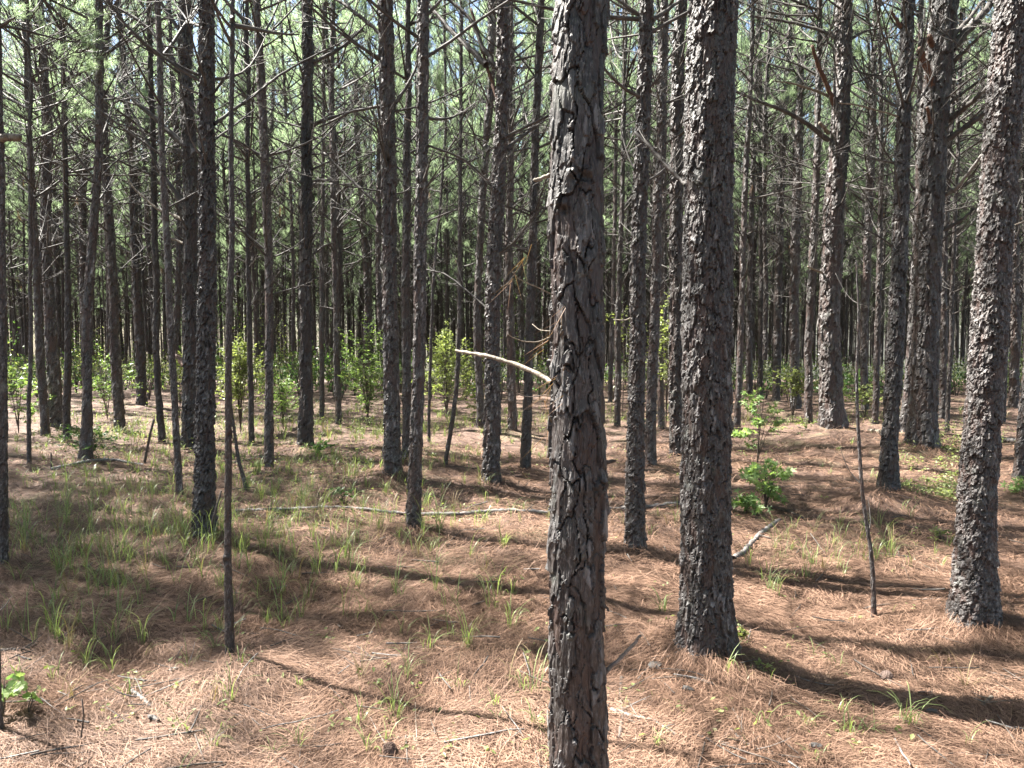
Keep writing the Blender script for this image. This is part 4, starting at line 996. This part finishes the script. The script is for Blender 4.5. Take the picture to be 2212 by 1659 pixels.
# steeper straw leaning on the mounds round the feet
rg = np.random.default_rng(8)
for a in ANCH[:14]:
    n = 1500 if a['d'] < 5 and a['r'] > .08 else 350
    th = rg.uniform(0, 6.28, n); rr_ = a['r'] * 1.0 + np.abs(rg.normal(0, 0.16, n)) + 0.01
    x = a['base'][0] + rr_ * np.cos(th); y = a['base'][1] + rr_ * np.sin(th); L = rg.uniform(.08, .19, n)
    d = np.stack([np.cos(th) + rg.normal(0, .5, n), np.sin(th) + rg.normal(0, .5, n), rg.normal(-0.25, .25, n)], 1); d /= np.linalg.norm(d, axis=1)[:, None]
    c = np.stack([x, y, gz(x, y) + 0.02 + rg.uniform(0, .03, n)], 1); sdv = np.cross(d, [0, 0, 1.0]); sdv /= np.linalg.norm(sdv, axis=1)[:, None]
    W = 0.0018; e0 = c - d * L[:, None] / 2; e1 = c + d * L[:, None] / 2
    V = np.stack([e0 - sdv * W / 2, e0 + sdv * W / 2, e1 + sdv * W / 2, e1 - sdv * W / 2], 1).reshape(-1, 3)
    A.add(V, np.arange(n * 4).reshape(-1, 4))
tag(obj('pine_straw', A.mesh('pine_straw', [M_STRAW], False)), 'fallen brown pine needles covering the ground', 'pine straw', kind='stuff')

# ------------------------------------------------------------------ fallen poles, sticks, cones
STK = [
 ('fallen_pole', 'long thin fallen pole lying across behind the near trunks', [(508,1118),(640,1116),(760,1112),(900,1112),(1060,1108),(1190,1108),(1340,1103),(1476,1100)], 8, 10, M_GREYW, 'pole'),
 ('fallen_log', 'pale lichen covered log pointing away right of the thick grey pine', [(1583,1212),(1610,1190),(1640,1160),(1684,1130)], 11, 9, M_GREYW, 'log'),
 ('fallen_log', 'short log on the ground behind the bright outward leaning pine', [(2160,958),(2190,962),(2225,965)], 10, 9, M_PALE, 'log'),
 ('fallen_stick', 'crossed stick standing on end right of the foreground trunk', [(1343,1487),(1340,1530),(1346,1570),(1338,1612)], 9, 8, M_DARKW, 'stick'),
 ('fallen_stick', 'long stick right of the foreground trunk running to the bottom', [(1320,1560),(1370,1582),(1410,1592),(1460,1620)], 10, 6, M_GREYW, 'stick'),
 ('fallen_stick', 'two knuckled stick at the bottom, right of the foreground trunk', [(1575,1610),(1610,1632),(1660,1640),(1705,1645)], 9, 5, M_DARKW, 'stick'),
 ('fallen_stick', 'straight stick with pale bark lying at the bottom right', [(1500,1620),(1600,1638),(1712,1646)], 5, 4, M_GREYW, 'stick'),
 ('fallen_stick', 'pale stub of wood at the end of the long trunk shadow', [(2120,1520),(2130,1515),(2142,1508)], 8, 8, M_PALE, 'stick'),
 ('fallen_stick', 'thin stick with forked tip on the left straw', [(170,1492),(225,1480),(290,1466)], 5, 3, M_DARKW, 'stick'),
 ('fallen_stick', 'lichen whitened stick piece left of the pencil thin pine foot', [(286,1491),(305,1508),(324,1528)], 10, 8, M_GREYW, 'stick'),
 ('fallen_stick', 'white bark chip stick beside the pencil thin pine', [(364,1450),(385,1442),(408,1430)], 8, 4, M_GREYW, 'stick'),
 ('fallen_stick', 'dark stick just below the whitened stick piece', [(245,1555),(262,1548),(280,1535)], 7, 5, M_DARKW, 'stick'),
 ('fallen_stick', 'grey twisted stick low on the left, above the bottom edge', [(440,1625),(470,1608),(510,1585),(545,1560)], 7, 4, M_GREYW, 'stick'),
 ('fallen_stick', 'slanting stick at bottom between grass tufts left of the pine cone', [(655,1650),(672,1615),(690,1575),(695,1560)], 6, 4, M_DARKW, 'stick'),
 ('fallen_stick', 'dark rotten branch at the left edge of the straw', [(-10,1403),(30,1400),(60,1395),(80,1380)], 11, 6, M_DARKW, 'stick'),
 ('fallen_stick', 'brown stick lying between two grass tufts left of centre', [(820,1418),(880,1417),(950,1418),(1000,1424)], 4, 3, M_DARKW, 'stick'),
 ('fallen_stick', 'stick touching the foreground trunk, tip to the left', [(1095,1435),(1130,1418),(1175,1400)], 5, 3, M_DARKW, 'stick'),
 ('fallen_stick', 'pinkish stick at the bottom between pine cone and trunk', [(893,1590),(905,1620),(925,1665)], 8, 9, M_PALE, 'stick'),
 ('fallen_stick', 'short upright twig in shadow left of the foreground trunk', [(930,1580),(938,1550),(948,1505)], 4, 3, M_DARKW, 'stick'),
 ('fallen_stick', 'arching dark twig on the right floor before the bare sapling', [(1975,1200),(1990,1215),(2040,1238)], 4, 3, M_PALE, 'stick'),
 ('fallen_stick', 'stick on the straw left of the flaking pine foot', [(2000,1332),(2030,1338),(2055,1346)], 4, 3, M_GREYW, 'stick'),
 ('fallen_stick', 'pale thin stick at right below the flaking pine', [(1950,1483),(2000,1492),(2040,1500)], 5, 3, M_PALE, 'stick'),
 ('fallen_stick', 'stick near the far right edge under the flaking pine', [(2130,1458),(2170,1470),(2212,1478)], 5, 4, M_DARKW, 'stick'),
 ('fallen_stick', 'twig leading from the lower star leaved sapling to the right', [(1660,1100),(1700,1108),(1735,1125)], 6, 4, M_DARKW, 'stick'),
 ('fallen_stick', 'long grey limb lying on the straw left of the stout hidden pine', [(110,1020),(180,1012),(250,1004),(310,1008)], 7, 5, M_GREYW, 'stick'),
 ('fallen_stick', 'bowed dead limb by the slim pine foot in the left middle ground', [(480,1000),(520,996),(570,986)], 5, 3, M_GREYW, 'stick'),
 ('fallen_stick', 'pale log end glowing behind the bare sapling', [(1875,948),(1888,952),(1902,955)], 9, 9, M_PALE, 'stick'),
]
for nm, lab, path, w0, w1, mt, cat in STK:
    pts = np.array([ground_at(x, y) for x, y in path]); n = len(pts)
    rg = np.random.default_rng(int(abs(path[0][0]) + path[0][1])); tt = np.linspace(0, 1, 16 * n); t = np.linspace(0, 1, n)
    P = np.stack([np.interp(tt, t, pts[:, c]) for c in range(2)], 1)
    d = pts[:, 1].mean(); px = K / F * d; rr_ = np.linspace(w0, w1, len(tt)) * px / 2 * rg.uniform(.78, 1.2, len(tt)); mt = M_LOG if cat in ('log', 'pole') else mt
    z = gz(P[:, 0], P[:, 1]); z = np.convolve(np.pad(z, 8, 'edge'), np.ones(17) / 17, 'valid') + rr_ * 0.7 + 0.018
    P3 = np.column_stack([P + rg.normal(0, px * .5, P.shape), z]); b = P3[0].copy()
    A = Acc(); A.tube(P3 - b, rr_, 10)
    if cat != 'log' and len(path) > 2:
        for _ in range(3 if cat == 'stick' else 8):
            q = (P3 - b)[rg.integers(3, len(tt))]; dead_branch(A, q, rg.uniform(0, 6.28), R(rg.uniform(0, 25)), rg.uniform(.05, .18), rr_.mean() * .35, rg, 1, 0, 4)
    tag(obj(nm, A.mesh(nm, [mt]), None, b), lab, cat)
# upright dead sticks on the left
for lab, path, w0, w1 in (('leaning dead stick standing in the straw on the left', [(311,1003),(318,970),(325,935),(333,906)], 6, 5),
                          ('short thin dead stick standing upright at left', [(111,1016),(111,1000),(110,978)], 5, 3),
                          ('thin bent twig standing up in the left foreground', [(171,1600),(178,1570),(181,1545),(177,1510)], 4, 3),
                          ('slanting broken stick leaning at the foot of the dark left pine', [(415,1210),(440,1180),(455,1140),(478,1060)], 6, 4)):
    b = ground_at(*path[0]); P = np.array([at_depth(x, y, b[1]) for x, y in path]); b[2] = float(gz(b[0], b[1])) - 0.02; P[0, 2] = b[2]
    A = Acc(); px = K / F * b[1]; A.tube(P - b, np.linspace(w0, w1, len(P)) * px / 2, 7); tag(obj('standing_stick', A.mesh('standing_stick', [M_DARKW]), None, b), lab, 'stick')
# small fallen twigs all over the floor (uncountable)
rg = np.random.default_rng(64); A = Acc()
for _ in range(420):
    y = 1 / (1 / 2.2 - rg.random() * (1 / 2.2 - 1 / 24)); x = rg.uniform(-.74, .74) * y; az = rg.uniform(0, 6.28); L = rg.uniform(0.05, 0.3) * (1 + y * .05); k = 6
    t = np.linspace(-.5, .5, k); kink = rg.normal(0, .25, k).cumsum() * .3
    X = x + L * t * math.cos(az) + .12 * L * kink * -math.sin(az); Y = y + L * t * math.sin(az) + .12 * L * kink * math.cos(az)
    r_ = rg.uniform(.0015, .0045) * (1 + y * .05)
    A.tube(np.stack([X, Y, gz(X, Y) + .03 + rg.uniform(-.2, .2) * L * t + r_], 1), np.linspace(r_, r_ * .6, k), 4, int(rg.integers(0, 5)) // 2)
tag(obj('twig_litter', A.mesh('twig_litter', [M_DARKW, M_TWIG, M_GREYW])), 'small broken twigs strewn over the pine straw', 'twigs', kind='stuff')
# pine cones
def cone_mesh(seed, Lc=0.055, Rc=0.022):
    rg = np.random.default_rng(seed); A = Acc(); A.tube([[0, 0, 0], [0, 0, Lc]], [0.008, 0.004], 8)
    n = 90
    for k in range(n):
        t = k / n; ph = k * 2.39996; z = Lc * t; r = Rc * math.sin(math.pi * min(0.25 + t * 0.75, 1.0)) ** 0.7 * 1.0 + .004
        d = np.array([math.cos(ph), math.sin(ph), 0.55]); s = np.array([-math.sin(ph), math.cos(ph), 0]) * 0.006
        p0 = np.array([0, 0, z]); p1 = p0 + d * r; up = np.array([0, 0, 0.0035])
        V = [p0 - s * .4, p0 + s * .4, p1 + s, p1 - s, p0 - s * .4 + up * .6, p0 + s * .4 + up * .6, p1 + s + up, p1 - s + up, p1 + d * .004 + up * .5]
        A.add(V, [[0, 1, 2, 3], [7, 6, 5, 4], [1, 5, 6, 2], [3, 7, 4, 0]], [[2, 6, 8], [6, 7, 8], [7, 3, 8], [3, 2, 8]])
    return A.mesh('pine_cone', [M_CONE], False)
cm_ = cone_mesh(1)
for px, py, az, lab in ((835,1613,0.5,'dark open pine cone on the straw at the bottom, left of the trunk'),(1905,1455,2.0,'pine cone on the straw above the long trunk shadow')):
    b = ground_at(px, py); o = obj('pine_cone', cm_, None, (b[0], b[1], float(gz(b[0], b[1])) + 0.03)); o.rotation_euler = (R(80), 0.2, az); tag(o, lab, 'pine cone', 'pine cones on the straw')
# fallen bark flakes
for px, py, s, lab in ((1415,1465,.05,'pale bark flake between the two nearest trunks'),(1485,1530,.03,'small bark chip below the thick grey pine'),
                       (330,1560,.05,'dull bark flake near the dark stick'),(1760,1620,.03,'pale mushroom like chip at the bottom'),(2010,1530,.03,'white chip on the straw at lower right')):
    b = ground_at(px, py); rg = np.random.default_rng(px); A = Acc(); k = 11; th = np.arange(k) * 2 * math.pi / k
    rr_ = s * rg.uniform(.55, 1.1, k); top = np.stack([rr_ * np.cos(th), rr_ * .6 * np.sin(th), 0.003 + rg.normal(0, .002, k)], 1)
    V = np.vstack([top, top - [0, 0, .007], [[0, 0, .012]], [[0, 0, 0]]])
    T = [[j_, (j_ + 1) % k, 2 * k] for j_ in range(k)] + [[k + (j_ + 1) % k, k + j_, 2 * k + 1] for j_ in range(k)]
    Qs = [[j_, k + j_, k + (j_ + 1) % k, (j_ + 1) % k] for j_ in range(k)]
    A.add(V, Qs, T); o = obj('bark_flake', A.mesh('bark_flake', [M_TWIG], False), None, (b[0], b[1], float(gz(b[0], b[1])) + .035)); o.rotation_euler = (rg.normal(0, .2), rg.normal(0, .2), rg.uniform(0, 6)); tag(o, lab, 'bark chip')
